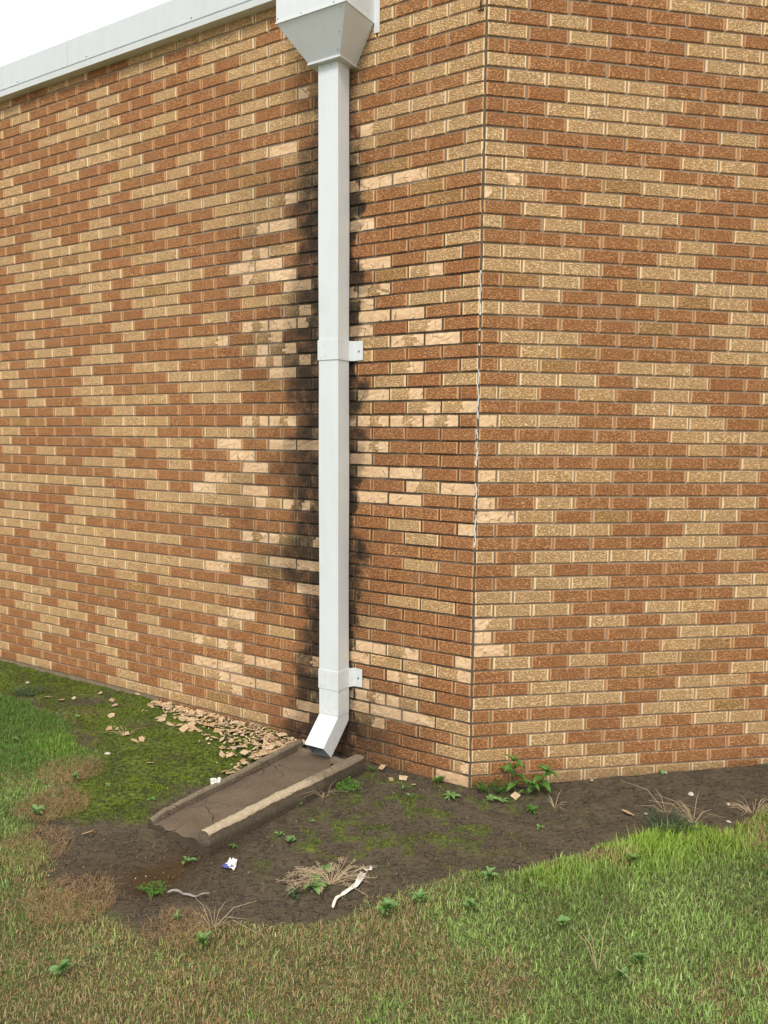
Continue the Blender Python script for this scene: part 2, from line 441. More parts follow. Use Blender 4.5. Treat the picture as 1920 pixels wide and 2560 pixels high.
def slots(kind, side):
    body = MATOF.get(kind, 'tan'); return [M[side+body], M[side+'spall']]
_cache = {}
def shared(kind, L, side, var):
    key = (kind, round(L, 3), side, var)
    if key not in _cache:
        V, F, mi, L_, t = brick_data(L, kind, var*7+3, var*.137)
        _cache[key] = to_mesh('brick_mesh', [([(p, (p[0], L-p[0])) for p in V], F, mi, L, t)], slots(kind, side))
    return _cache[key]

def build_wall(side, name, label):
    left = side == 'L'; P = PL if left else PR; LF = P-.0104; LH = P/2-.0105
    root = tag(empty(name, (0, 0, 0), math.atan2(-D[1], -D[0]) if left else 0), label, 'wall')
    bricks = []
    rows = LEFT if left else RIGHT
    rr = random.Random(5 if left else 9)
    for ci, row in enumerate(rows):
        c = ci-4; odd = c % 2 != 0; z = ztop(c)-BH
        if left:
            f = row.split(); a = f[0]+f[1]; half = f[2] if len(f) > 2 else None
            extra = ''.join(rr.choice('TRRT') for _ in range(10)); a = extra+a; n = len(a)
            for i, ch in enumerate(a):
                k = n-1-i; v0 = J+(P/2 if odd else 0)+k*P
                if c == 56 and k >= 11: continue
                bricks.append((-(v0+LF), z, LF, ch, ci*40+i))
            if odd: bricks.append((-(J+LH), z, LH, half or 'R', ci*40+39))
        else:
            half = None
            if '|' in row: half, row = row.split('|')
            row += ''.join(rr.choice('TRRT') for _ in range(6))
            for k, ch in enumerate(row): bricks.append((J+(P/2 if odd else 0)+k*P, z, LF, ch, ci*40+k))
            if odd: bricks.append((J, z, LH, half or 'R', ci*40+39))
    # the 300 that show largest
    sc_ = []
    for b in bricks:
        x0, z, L, ch, sd_ = b
        cs = [(x0, z), (x0+L, z), (x0+L, z+BH), (x0, z+BH)]
        W3 = [(-D*x if left else np.array([x, 0, 0]))+np.array([0, 0, zz]) for x, zz in cs]
        q = project(W3); xy = np.clip(q[:, :2], [0, 0], [1920, 2560])
        area = .5*abs(np.dot(xy[:, 0], np.roll(xy[:, 1], 1))-np.dot(xy[:, 1], np.roll(xy[:, 0], 1)))
        if left and .74 < -(x0+L/2) < .9: area = 0
        if ch in 'Ppselm': area *= 1.25
        sc_.append(area)
    order = sorted(range(len(bricks)), key=lambda i: -sc_[i]); top = set(order[:298])
    joined = []; mats = [M[side+'tan'], M[side+'red'], M[side+'mid'], M[side+'spall']]
    for i, (x0, z, L, ch, sd_) in enumerate(bricks):
        r = random.Random(sd_*13+1); dx = r.uniform(-.0012, .0012); dz = r.uniform(-.0012, .0012)+.0012*math.sin(x0*1.7+z*3); dy = r.uniform(-.0008, .001)
        if i in top:
            o = obj('brick', shared(ch, L, side, r.randrange(6)), root, (x0+dx, dy, z+dz)); o.rotation_euler = (r.uniform(-.006, .006), r.uniform(-.006, .006), r.uniform(-.004, .004))
            if ch in 'P': o['label'] = 'brick whose whole face has flaked off to pale peach clay'
            elif ch in 'pselm': o['label'] = 'tan brick with part of its face flaked off'
        else:
            V, F, mi, L_, t = brick_data(L, ch, sd_, r.random())
            b0 = {'T': 0, 'R': 1, 'O': 2}.get(ch, 0); mi = [3 if m_ else b0 for m_ in mi]
            joined.append(([((p[0]+x0+dx, p[1]+dy, p[2]+z+dz), (p[0], L-p[0])) for p in V], F, mi, L, t))
    o = obj('bricks', to_mesh('bricks', joined, mats), root); o['kind'] = 'stuff'
    # mortar bed: a slab with its face raked back behind the brick faces
    mb = MB(); x1 = 0.0; L_ = (29*PL if left else 16*PR)
    mb.box(-L_ if left else 0.002, -0.002 if left else L_, .0064, .22, -.35, 4.1215)
    o = mb.build('mortar', M[side+'m'], root)
    return root
wl = build_wall('L', 'brick_wall', 'tan and brown brick wall with black mildew and flaked bricks behind the white downspout')
wr = build_wall('R', 'brick_wall', 'clean tan and brown brick wall to the right of the vertical corner joint')
# footing under the left wall
mb = MB(); V = []; F = []
xs = np.linspace(-29*PL, -J-11*PL, 120)
for i, x in enumerate(xs):
    t = .004*math.sin(x*31)+.004*math.sin(x*77+1)
    V += [(x, -.006+t, -.3), (x, -.008+t, .045+t), (x, .006, .060+t*.3), (x, .02, .061)]
    if i:
        for k in range(3): F.append([4*(i-1)+k, 4*i+k, 4*i+k+1, 4*(i-1)+k+1])
obj('footing', mesh('footing', V, F, [M['footing']]), wl)

# corner sealant
cjr = tag(empty('corner_joint'), 'weathered vertical sealant joint between the two brick walls with flakes of old white caulk', 'sealant joint')
mb = MB(); seg = 150; V = []; F = []
for i in range(seg+1):
    z = -.3+4.42*i/seg; q = .0012*math.sin(z*37)+.001*math.sin(z*83)
    # left face point -> right face point, slightly hollow
    a_ = LW(.0075, -.001+q, z); b_ = np.array([.0005, .0035-q, z]); c_ = np.array([.0075, .001+q, z]); a0 = LW(.012, -.015, z); c0 = np.array([.012, .015, z])
    V += [a0, a_, b_, c_, c0]
    if i:
        for k in range(4): F.append([5*(i-1)+k, 5*(i-1)+k+1, 5*i+k+1, 5*i+k])
o = obj('sealant', mesh('sealant', V, F, [M['joint']], smooth=True), cjr)
def zc(c): return (57-c)*C
for (c0_, c1_) in ((19.0, 22.1), (23.1, 23.3), (24.15, 24.25), (25.9, 29.6), (30.2, 30.9), (31.1, 33.0), (34.1, 36.2), (36.4, 38.9)):
    pts = []; rad = []; z = zc(c0_); ze = zc(c1_); ph = random.random()*9
    while z > ze:
        e = .0028*math.sin(z*60+ph)+.0015*math.sin(z*170); pts.append((-.001+e, .0012, z)); rad.append(random.uniform(.0022, .0058)); z -= .011
    if len(pts) < 3: pts = [(-.003, -.002, zc(c0_)), (-.001, -.003, zc(c0_)-.005), (-.002, -.002, zc(c0_)-.010)]; rad = [.003, .005, .002]
    rad[0] *= 1.7
    m_ = MB(); m_.tube(pts, rad, 5); m_.build('caulk_flake', M['caulk'], cjr)
m_ = MB(); m_.tube([LW(.028, .004, 3.775), LW(.030, .006, 3.800), LW(.028, .004, 3.84)], [.003, .004, .0035], 6); m_.tube([LW(.012, .005, 3.772), LW(.045, .005, 3.773)], .003, 5)
tag(m_.build('wall_hook', M['rust']), 'small rusty iron hook fixed high on the wall beside the corner joint', 'hook')

# ------------------------------------------------------------------ roof fascia
TL = lambda p: LW(p[0], p[1], p[2])
fa = tag(empty('roof_fascia'), 'pale grey metal roof edge fascia running along the top of the brick wall', 'fascia')
def prof(name, v0, v1, pr, mat, T):
    V = []; n = len(pr)
    for v in (v0, v1): V += [T((v, a_, z)) for a_, z in pr]
    F = [[i, (i+1) % n, n+(i+1) % n, n+i] for i in range(n)]+[list(range(n))[::-1], list(range(n, 2*n))]
    return recalc(obj(name, mesh(name, V, F, [mat]), fa))
TRt = lambda p: np.array([p[0], -p[1], p[2]])
for T, ext, segs in ((TL, 6.4, (-.02, 2.9662, 2.9682, 5.9, 5.902, 6.4)), (TRt, 3.3, (.0, 2.8, 2.802, 3.3))):
    prof('lip', segs[0], ext, [(-.05, 4.110), (.062, 4.110), (.064, 4.145), (.052, 4.148), (-.05, 4.148)], M['soffit'], T)
    for i in range(0, len(segs)-1, 2):
        prof('fascia_panel', segs[i], segs[i+1], [(-.05, 4.149), (.050, 4.149), (.050, 4.154), (.061, 4.156), (.058, 4.312), (.03, 4.330), (-.05, 4.330)], M['fascia'], T)
for v in (1.85, 2.78, 3.5): 
    m_ = MB(); m_.ball(LW(v, .0615, 4.172), .005, 6); m_.build('screw', M['screw'], fa)
rf = MB(); rf.quadbox([*(LW(6.4, -.05, 4.2), LW(0, -.05, 4.2), (3.3, .05, 4.2), (3.3, 5, 4.2)), *(LW(6.4, -.05, 4.25), LW(0, -.05, 4.25), (3.3, .05, 4.25), (3.3, 5, 4.25))])
tag(rf.build('flat_roof', M['roofing']), 'flat roof behind the grey fascia above the brick walls', 'roof', kind='structure')

# ------------------------------------------------------------------ leader head
lh = tag(empty('leader_head', LW(.85, .1, 3.7)), 'white metal rainwater collector box with a tapered funnel bottom above the downspout', 'collector box')
off = np.array(lh.location)
def lbuild(name, V, F, mat, root, o_):
    me = mesh(name, [np.array(v)-o_ for v in V], F, [mat]); o = obj(name, me, root); recalc(o); return o
m_ = MB(); m_.box(.629, 1.061, .0655, .252, 3.866, 4.42, TL); m_.box(.629, 1.061, .001, .0655, 3.866, 4.108, TL)
lbuild('box', m_.v, m_.f, M['white'], lh, off)
m_ = MB(); m_.quadbox([TL(p) for p in ((.735, .003, 3.676), (.930, .003, 3.676), (.930, .150, 3.676), (.735, .150, 3.676), (.627, .002, 3.866), (1.063, .002, 3.866), (1.063, .254, 3.866), (.627, .254, 3.866))])
lbuild('funnel', m_.v, m_.f, M['white'], lh, off)
m_ = MB(); 
for (a_, b_) in ((.6255, .630), (1.060, 1.0645)): m_.box(a_, b_, .002, .2555, 3.860, 3.868, TL)
m_.box(.6255, 1.0645, .2515, .2560, 3.860, 3.868, TL)
lbuild('rim', m_.v, m_.f, M['white'], lh, off)
m_ = MB(); m_.box(.730, .935, .002, .155, 3.668, 3.6765, TL); lbuild('collar', m_.v, m_.f, M['white'], lh, off)
m_ = MB(); m_.box(.595, .6285, .001, .0035, 3.812, 4.108, TL); lbuild('mounting_flange', m_.v, m_.f, M['white'], lh, off)
for p in ((.640, .2535, 3.90), (.70, .2535, 3.875), (.66, .252, 3.84), (.70, .205, 3.76), (.74, .163, 3.70), (.66, .257, 4.02), (.629, .20, 3.90), (.629, .06, 3.90), (.629, .06, 4.0), (.90, .2535, 3.875), (1.05, .2535, 3.885)):
    m_ = MB(); m_.ball(TL(p), .0032, 6); lbuild('rivet', m_.v, m_.f, M['screw'], lh, off)

# ------------------------------------------------------------------ downspout
ds = tag(empty('downspout', LW(.8, .07, .3)), 'tall white rectangular metal downspout running down the stained brick wall', 'downspout')
off = np.array(ds.location)
def vc(z): return .7945+(.8265-.7945)*(z-.28)/3.4
HW = .0630; B0, B1 = .022, .126
def ring(z, e=0.0, tilt=0): c = vc(z); return [TL((c-HW-e, B0-e, z)), TL((c+HW+e, B0-e, z)), TL((c+HW+e, B1+e, z)), TL((c-HW-e, B1+e, z))]
def loft(rings, caps=(0, 0)):
    V = []; F = []
    for r_ in rings: V += [tuple(p) for p in r_]
    for i in range(len(rings)-1):
        for k in range(4): F.append([4*i+k, 4*i+(k+1) % 4, 4*i+4+(k+1) % 4, 4*i+4+k])
    if caps[0]: F.append([3, 2, 1, 0])
    if caps[1]: n = 4*len(rings)-4; F.append([n, n+1, n+2, n+3])
    return V, F
zs = list(np.linspace(.268, 3.69, 24))
V, F = loft([ring(z, .0007*math.sin(z*5)) for z in zs]); o = lbuild('pipe', V, F, M['white'], ds, off); bevel(o, .003, 2)
# elbow: outer skin, end ring, inner skin
c = vc(.26); kk = .7071; L1 = .185; e_ = -.0015
def eln(th):
    h = HW-.001-th; f1 = B1-.001-th; b1 = B0+.001+th; zf = .262+th*.4; zb = zf-(f1-b1)*math.tan(R(22.5))
    A = [TL((c-h, b1, .30)), TL((c+h, b1, .30)), TL((c+h, f1, .30)), TL((c-h, f1, .30))]
    Bq = [TL((c-h, b1, zb)), TL((c+h, b1, zb)), TL((c+h, f1, zf)), TL((c-h, f1, zf))]
    fe = (B1+L1*kk-th*kk, .262-L1*kk-th*kk); w_ = (f1-b1); be = (fe[0]-w_*kk, fe[1]-w_*kk)
    Cq = [TL((c-h, *be)), TL((c+h, *be)), TL((c+h, *fe)), TL((c-h, *fe))]
    return [A, Bq, Cq]
Ro = eln(0); Ri = eln(.0022)
V, F = loft(Ro+[Ri[2]]); o = lbuild('elbow', V, F, M['white'], ds, off)
V, F = loft(Ri); o = lbuild('elbow_lining', V, F, M['galv'], ds, off)
# crimped tongue of the inner seam, bent inside the mouth
m_ = MB(); 
for (u0, u1, dz) in ((-.030, -.002, 0), (.004, .022, .004)):
    p0 = (B1+(L1-.05)*kk-.085*kk, .262-(L1-.05)*kk-.085*kk+.014+dz)
    m_.quadbox([TL((c+u0, p0[0], p0[1])), TL((c+u1, p0[0], p0[1])), TL((c+u1, p0[0]+.036, p0[1]-.036)), TL((c+u0, p0[0]+.036, p0[1]-.036)), TL((c+u0, p0[0]+.002, p0[1]+.002)), TL((c+u1, p0[0]+.002, p0[1]+.002)), TL((c+u1, p0[0]+.038, p0[1]-.034)), TL((c+u0, p0[0]+.038, p0[1]-.034))])
lbuild('seam_tongue', m_.v, m_.f, M['galv'], ds, off)
for z0, z1 in ((2.173, 2.277), (.408, .512)):
    V, F = loft([ring(z, .0032) for z in (z0, z1)]+[ring(z1, .0008)]); 
    V2, F2 = loft([ring(z0, .0032), ring(z0, .0008)]); n = len(V); V += V2; F += [[i+n for i in q] for q in F2]
    st_ = lbuild('strap', V, F, M['white'], ds, off)
    m_ = MB(); cc = vc(z0); m_.quadbox([TL(p) for p in ((cc-.140, .005, z0+.004), (cc-.085, .003, z0), (cc-HW-.001, .022, z0), (cc-HW-.001, .026, z0), (cc-.138, .0075, z1), (cc-.085, .0055, z1+.001), (cc-HW-.001, .0245, z1), (cc-HW-.001, .0285, z1))])
    V = [TL(p) for p in ((cc-.138, .006, z0+.005), (cc-.138, .007, z1), (cc-.082, .0035, z0+.001), (cc-.082, .0035, z1+.001), (cc-HW-.003, .030, z0), (cc-HW-.003, .030, z1), (cc-.138, .004, z0+.005), (cc-.138, .005, z1), (cc-.083, .001, z0+.001), (cc-.083, .001, z1+.001), (cc-HW-.003, .027, z0), (cc-HW-.003, .027, z1))]
    F = [[0, 2, 3, 1], [2, 4, 5, 3], [6, 7, 9, 8], [8, 9, 11, 10], [0, 1, 7, 6], [0, 6, 8, 2], [2, 8, 10, 4], [1, 3, 9, 7], [3, 5, 11, 9], [4, 10, 11, 5]]
    t_ = lbuild('strap_tab', V, F, M['white'], ds, off)
    m_ = MB(); m_.ball(TL((cc-.112, .006, (z0+z1)/2)), .0058, 8); lbuild('screw', m_.v, m_.f, M['screw'], ds, off)
    for (u, z) in ((.02, z0+.02), (.02, z1-.03), (.045, z0+.012)):
        m_ = MB(); m_.ball(TL((cc+u, B1+.0034, z)), .0022, 6); lbuild('rivet', m_.v, m_.f, M['screw'], ds, off)
for u, z in ((.03, 3.655), (-.02, 3.655), (.0, .285)):
    m_ = MB(); m_.ball(TL((vc(z)+u, B1+.0012, z)), .0022, 6); lbuild('rivet', m_.v, m_.f, M['screw'], ds, off)

# ------------------------------------------------------------------ ground masks
BORDER = np.array([(9, -.2), (3.2, -.35), (1.69, -0.48), (1.31, -0.52), (1.0, -0.64), (0.86, -0.57), (0.63, -0.64), (0.38, -0.71), (0.15, -0.76), (-0.06, -0.79), (-0.25, -0.76), (-0.46, -0.82), (-0.59, -0.9), (-0.69, -0.98), (-0.85, -1.01), (-1.02, -1.01), (-1.18, -0.99), (-1.35, -1.0), (-1.45, -1.07), (-1.53, -0.97), (-1.62, -0.86), (-1.72, -0.75), (-1.86, -0.66), (-1.94, -0.49), (-1.94, -0.34), (-2.05, -0.28), (-2.03, -0.12), (-1.95, 0.01), (-1.95, 0.24), (-1.91, 0.37), (-1.85, 0.48), (-1.88, 0.65), (-1.99, 0.78), (-2.06, 0.97), (-2.17, 1.22), (-2.33, 1.46), (-2.53, 1.66), (-2.80, 1.95), (-3.4, 2.40), (-9, 7.4)])
LAWN = np.vstack([BORDER, [(-40, 7), (-40, -40), (40, -40), (40, -.2)]])
MOSS = np.array([(-3.4, 3.1), (-2.56, 2.49), (-1.82, 1.82), (-1.19, 1.08), (-0.84, 0.78), (-0.85, 0.62), (-1.52, 0.0), (-1.55, -0.22), (-1.78, -0.18), (-2.0, -0.1), (-1.95, .4), (-2.0, .9), (-2.4, 1.6), (-3.3, 2.3)])
def inpoly(x, y, P):
    r = np.zeros(x.shape, bool); n = len(P)
    for i in range(n):
        x0, y0 = P[i]; x1, y1 = P[(i+1) % n]
        if y0 == y1: continue
        r ^= ((y0 > y) != (y1 > y)) & (x < (x1-x0)*(y-y0)/(y1-y0)+x0)
    return r
def pdist(x, y, P, closed=True):
    d = np.full(x.shape, 1e9); n = len(P)
    for i in range(n if closed else n-1):
        a = P[i]; b = P[(i+1) % n]; e = b-a; t = np.clip(((x-a[0])*e[0]+(y-a[1])*e[1])/(e@e), 0, 1)
        d = np.minimum(d, np.hypot(x-a[0]-t*e[0], y-a[1]-t*e[1]))
    return d
def sdist(x, y, P, border=None):
    d = pdist(x, y, P if border is None else border, border is None); return np.where(inpoly(x, y, P), d, -d)
def blob(x, y, cx, cy_, r, s=1.0): return s*np.exp(-((x-cx)**2+(y-cy_)**2)/(r*r))
def wallv(x, y): return x*D[0]+y*D[1], x*NN[0]+y*NN[1]
def height(x, y):
    x = np.asarray(x, float); y = np.asarray(y, float); v, n = wallv(x, y)
    base = np.where(x < 0, .040*sst(.7, 1.5, v), .022*np.clip(x, 0, 1.7)/1.2)
    near = np.exp(-np.maximum(np.minimum(n, -y), 0)/.5) if False else 1
    fade = sst(14, 5, np.hypot(x+.6, y))
    h = base*fade
    h = h+.022*(fbm(x*2.2, y*2.2, 3)-.5)*fade+.008*(fbm(x*9, y*9, 11)-.5)*fade
    h = h+blob(x, y, -1.72, -.42, .16, .022)-blob(x, y, -1.45, -.62, .18, .016)-blob(x, y, -1.25, -.45, .12, .010)
    return h-.004
x_ = np.concatenate([-np.geomspace(60, 3.6, 22), np.arange(-3.5, 2.3, .0145), np.geomspace(2.35, 60, 22)])
y_ = np.concatenate([-np.geomspace(60, 2.5, 22), np.arange(-2.4, 3.2, .0145), np.geomspace(3.3, 60, 20)])
X, Y = np.meshgrid(x_, y_); lawn = sdist(X, Y, LAWN, BORDER); moss = sdist(X, Y, MOSS)
nz1 = fbm(X*3.1, Y*3.1, 21, 4); nz2 = fbm(X*14, Y*14, 31, 3); nz3 = vn(X*60, Y*60, 5)
mossm = sst(-.10, .07, moss+(nz1-.5)*.25+(nz2-.5)*.12)
mossm = np.maximum(mossm, np.clip(blob(X, Y, -.48, .08, .24, .85)+blob(X, Y, -.05, -.14, .28, .75)+blob(X, Y, -.72, -.45, .30, .70)+blob(X, Y, .25, -.38, .3, .35)+blob(X, Y, -.25, -.42, .32, .55)+blob(X, Y, -1.0, -.55, .2, .4), 0, 1)*sst(.42, .62, nz2*.6+nz1*.4))
mossm *= 1-.8*np.clip(blob(X, Y, -2.1, 1.55, .18)+blob(X, Y, -1.75, 1.05, .12, .8)+blob(X, Y, -1.3, 1.12, .12, .8)+blob(X, Y, -2.45, 1.9, .14, .7), 0, 1)*sst(.35, .55, nz2)
wet = np.clip(blob(X, Y, -1.50, -.62, .17, 1.0)+blob(X, Y, -1.36, -.46, .12, .6)+blob(X, Y, -1.22, -.35, .10, .6)+blob(X, Y, -1.78, -.55, .10, .5), 0, 1)
v_, n_ = wallv(X, Y)
H = height(X, Y); H = H+mossm*(.010*nz2+.006*nz3)*(1-sst(3, 5, np.hypot(X, Y)))+(1-mossm)*(1-wet)*(.007*np.abs(nz2-.5)*2+.003*nz3)*sst(.02, -.05, lawn)
V = np.stack([X, Y, H], -1).reshape(-1, 3); nx_, ny_ = len(x_), len(y_)
I = np.arange(nx_*ny_).reshape(ny_, nx_); Fq = np.stack([I[:-1, :-1], I[:-1, 1:], I[1:, 1:], I[1:, :-1]], -1).reshape(-1, 4)
me = bpy.data.meshes.new('ground'); me.vertices.add(len(V)); me.vertices.foreach_set('co', V.ravel())
me.loops.add(Fq.size); me.loops.foreach_set('vertex_index', Fq.ravel()); me.polygons.add(len(Fq)); me.polygons.foreach_set('loop_start', np.arange(len(Fq))*4)
me.polygons.foreach_set('use_smooth', np.ones(len(Fq), bool)); me.update(calc_edges=True)
for nm, arr in (('moss', mossm), ('wet', wet), ('lawn', sst(-.03, .05, lawn+(nz1-.5)*.1))):
    at = me.attributes.new(nm, 'FLOAT', 'POINT'); at.data.foreach_set('value', arr.ravel().astype(np.float32))
s = NT('soil'); p = s.pos()
A = lambda n_: s.n('ShaderNodeAttribute', attribute_name=n_).outputs['Fac']
mo, we, la = A('moss'), A('wet'), A('lawn')
n1 = s.noise(p, 7, 4); n2 = s.noise(p, 45, 4, rough=.65); n3 = s.noise(p, 260, 3)
vor = s.n('ShaderNodeTexVoronoi', feature='DISTANCE_TO_EDGE'); wv = s.n('ShaderNodeVectorMath', operation='ADD'); s.l(p, wv.inputs[0]); nn = s.n('ShaderNodeTexNoise'); s.l(p, nn.inputs[0]); nn.inputs['Scale'].default_value = 16; s.l(nn.outputs[1], wv.inputs[1]); s.l(wv.outputs[0], vor.inputs['Vector']); vor.inputs['Scale'].default_value = 11
crack = s.m('MULTIPLY', s.ss(.05, .0, vor.outputs[0]), s.ss(.46, .58, n1))
soil = s.mix(n1, (.082, .063, .038), (.142, .110, .070)); soil = s.mix(s.ss(.50, .66, n2, 0.0, .75), soil, (.062, .046, .029)); fl2 = s.n('ShaderNodeMapping'); s.l(p, fl2.inputs[0]); fl2.inputs['Rotation'].default_value = (0, 0, .5); fl2.inputs['Scale'].default_value = (30, 52, 1); n4 = s.noise(fl2.outputs[0], 1.0, 3, .8); soil = s.mix(s.ss(.60, .68, n4, 0.0, .45), soil, (.026, .019, .013)); soil = s.mix(s.ss(.42, .30, n4, 0.0, .35), soil, (.165, .125, .085)); soil = s.mix(s.ss(.66, .74, n3, 0.0, .6), soil, (.20, .155, .11))
soil = s.mix(crack, soil, (.018, .013, .009)); soil = s.mix(we, soil, s.mix(n1, (.035, .022, .011), (.085, .048, .020)))
mcol = s.mix(s.ss(.36, .66, n2), (.036, .052, .008), (.16, .215, .022)); mcol = s.mix(s.ss(.5, .75, n1, 0.0, .5), mcol, (.070, .065, .022))
lcol = s.mix(n2, (.065, .075, .022), (.17, .16, .060))
mf = s.m('MULTIPLY', mo, s.ss(.30, .55, s.m('ADD', s.m('MULTIPLY', n2, .6), s.m('MULTIPLY', mo, .4))), clamp=True)
c = s.mix(mf, soil, mcol); c = s.mix(la, c, lcol)
hh = s.m('ADD', s.m('ADD', s.m('MULTIPLY', n2, .7), s.m('MULTIPLY', s.ss(.66, .56, n4), .5)), s.m('ADD', s.m('MULTIPLY', n3, .3), s.m('MULTIPLY', crack, -.6)))
hh = s.m('MULTIPLY', hh, s.m('SUBTRACT', 1.0, s.m('MULTIPLY', s.ss(.5, .95, we), .85))); s.bump(hh, .016, 1.0)
s.fin(c, s.m('SUBTRACT', .9, s.m('MULTIPLY', s.ss(.45, .9, we), .62)), .35)
me.materials.append(s.mat); tag(obj('ground', me), kind='structure')

# ------------------------------------------------------------------ grass and moss
def blades(name, P, Hh, Wd, az, lean, col, mat, label, cat):
    n = len(P); z0 = P[:, 2]
    dx, dy = np.cos(az), np.sin(az); px, py = -np.sin(az+rng.uniform(-.6, .6, n)), np.cos(az+rng.uniform(-.6, .6, n))
    V = np.zeros((n, 5, 3)); hw = Wd/2
    l1 = lean*.38; l2 = lean
    V[:, 0] = P-np.stack([px*hw, py*hw, 0*hw+.004], -1); V[:, 1] = P+np.stack([px*hw, py*hw, 0*hw-.004], -1)
    m1 = P+np.stack([dx*Hh*np.sin(l1)*.55, dy*Hh*np.sin(l1)*.55, Hh*np.cos(l1)*.55], -1); tip = m1+np.stack([dx*Hh*np.sin(l2)*.5, dy*Hh*np.sin(l2)*.5, Hh*np.cos(l2)*.5], -1)
    V[:, 2] = m1+np.stack([px*hw*.8, py*hw*.8, 0*hw], -1); V[:, 3] = m1-np.stack([px*hw*.8, py*hw*.8, 0*hw], -1); V[:, 4] = tip
    b = np.arange(n)[:, None]*5
    tri = np.concatenate([b+np.array([0, 1, 2]), b+np.array([0, 2, 3]), b+np.array([3, 2, 4])], 1).reshape(-1, 3)
    me = bpy.data.meshes.new(name); me.vertices.add(n*5); me.vertices.foreach_set('co', V.ravel()); me.loops.add(tri.size); me.loops.foreach_set('vertex_index', tri.ravel().astype(np.int32))
    me.polygons.add(len(tri)); me.polygons.foreach_set('loop_start', np.arange(len(tri))*3); me.update(calc_edges=True)
    at = me.attributes.new('col', 'FLOAT_COLOR', 'POINT'); cc = np.ones((n, 5, 4)); cc[:, :, :3] = col[:, None, :]
    at.data.foreach_set('color', cc.ravel()); me.materials.append(mat); return tag(obj(name, me), label, cat, kind='stuff')
s = NT('grass_blade'); c = s.n('ShaderNodeAttribute', attribute_name='col').outputs['Color']
tr = s.n('ShaderNodeBsdfTranslucent'); s.l(c, tr.inputs[0]); mxs = s.n('ShaderNodeMixShader'); mxs.inputs[0].default_value = .28; s.l(s.b.outputs[0], mxs.inputs[1]); s.l(tr.outputs[0], mxs.inputs[2]); s.l(mxs.outputs[0], s.out.inputs[0])
s.fin(c, .55, .3); M['grass'] = s.mat
def inview(x, y, mpx=120):
    q = project(np.stack([x, y, 0*x+.03], -1)); return (q[:, 0] > -mpx) & (q[:, 0] < 1920+mpx) & (q[:, 1] < 2560+mpx) & (q[:, 1] > 1200) & (q[:, 2] > .3)
def straw(x, y):
    n = fbm(x*2.6, y*2.6, 77, 4); n2 = fbm(x*9, y*9, 78, 3)
    d = sdist(x, y, LAWN, BORDER)
    z = (n-.50)*3.6+(n2-.5)*2.2
    z += .65*sst(.16, .02, d)*np.where(x < -.2, 1, .30)
    z += blob(x, y, -1.75, -1.05, .38, .95)+blob(x, y, -1.3, -1.5, .35, .8)+blob(x, y, -1.9, -.75, .2, .5)+blob(x, y, -1.0, -1.35, .4, .75)+blob(x, y, -.55, -1.2, .3, .7)+blob(x, y, -1.55, -1.35, .3, .6)+blob(x, y, -2.0, .3, .16, .9)+blob(x, y, -1.35, -1.2, .25, .25)
    z -= blob(x, y, .6, -1.0, .5, .8)+blob(x, y, -2.6, .9, .7, .9)+blob(x, y, .0, -1.5, .35, .35)+blob(x, y, -.15, -1.0, .2, .6)
    return np.clip(z, 0, 1)
N = 880000
x = rng.uniform(-4.2, 2.8, N); y = rng.uniform(-2.6, 2.4, N); d = sdist(x, y, LAWN, BORDER)
dn = fbm(x*6, y*6, 41, 3)
keep = d+(dn-.5)*.16 > 0
iv = inview(x, y); keep &= iv | (rng.rand(N) < .22)
dist = np.hypot(x-CP[0], y-CP[1]); keep &= rng.rand(N) < np.where(iv, 1.0, 1)
x, y, d, dn = x[keep], y[keep], d[keep], dn[keep]; n = len(x); print('grass', n)
st = straw(x, y); isst = rng.rand(n) < np.clip(.07+.72*st, 0, .82)
tall = np.clip(blob(x, y, .62, -.78, .30)+blob(x, y, .95, -.78, .25, .7)+blob(x, y, .1, -.85, .16, .6)+blob(x, y, -2.2, .75, .25, .6)+blob(x, y, 1.4, -.62, .25, .6), 0, 1)*sst(.35, -.0, d-.05)
hgt = rng.uniform(.011, .034, n)*np.where(rng.rand(n) < .06, 1.6, 1)*(.55+.9*dn)*(1+1.1*tall)*np.where(isst, .85, 1)*sst(-.05, .06, d+.02).clip(.55, 1)
wd = rng.uniform(.0015, .0050, n)*np.where(isst, .75, 1)*(1+.35*tall); lean = np.clip(rng.normal(1.05, .48, n), .05, 1.75)*np.where(isst, 1.25, 1)*(1-.4*tall)
az = rng.uniform(0, 2*np.pi, n)+1.5*(fbm(x*5, y*5, 55)-.5)
g1 = np.array([.180, .290, .058]); g2 = np.array([.320, .420, .145]); g3 = np.array([.370, .540, .070]); g4 = np.array([.095, .225, .042]); s1_ = np.array([.66, .50, .26]); s2_ = np.array([.44, .28, .13])
r_ = rng.rand(n, 1); lf = sst(-1.6, -2.1, x)[:, None]*sst(.2, .6, y)[:, None]
gc = g1*(1-r_)+g2*r_; cl = fbm(x*4, y*4, 91, 2)[:, None]; gc = gc*(.60+.8*cl)*np.where(rng.rand(n, 1) < .14, 1.5, 1.0)*(.75+.5*rng.rand(n, 1)); gc = gc*(1-lf)+(g4*(1-r_)+g1*r_)*lf
tm = (tall[:, None]*.8); gc = gc*(1-tm)+g3*(.8+.4*r_)*tm
scol = s1_*(1-rng.rand(n, 1)*.55); brn = rng.rand(n, 1) < (.25+.5*(fbm(x*3, y*3, 66)[:, None]-.3)*sst(-.2, -1.3, x)[:, None]); scol = np.where(brn, s2_*(.7+.6*rng.rand(n, 1)), scol)
col = np.where(isst[:, None], scol, gc)
P = np.stack([x, y, height(x, y)-.002], -1)
blades('lawn_grass', P, hgt, wd, az, lean, col, M['grass'], 'patchy lawn grass, green and straw coloured, in front of the bare soil', 'grass')
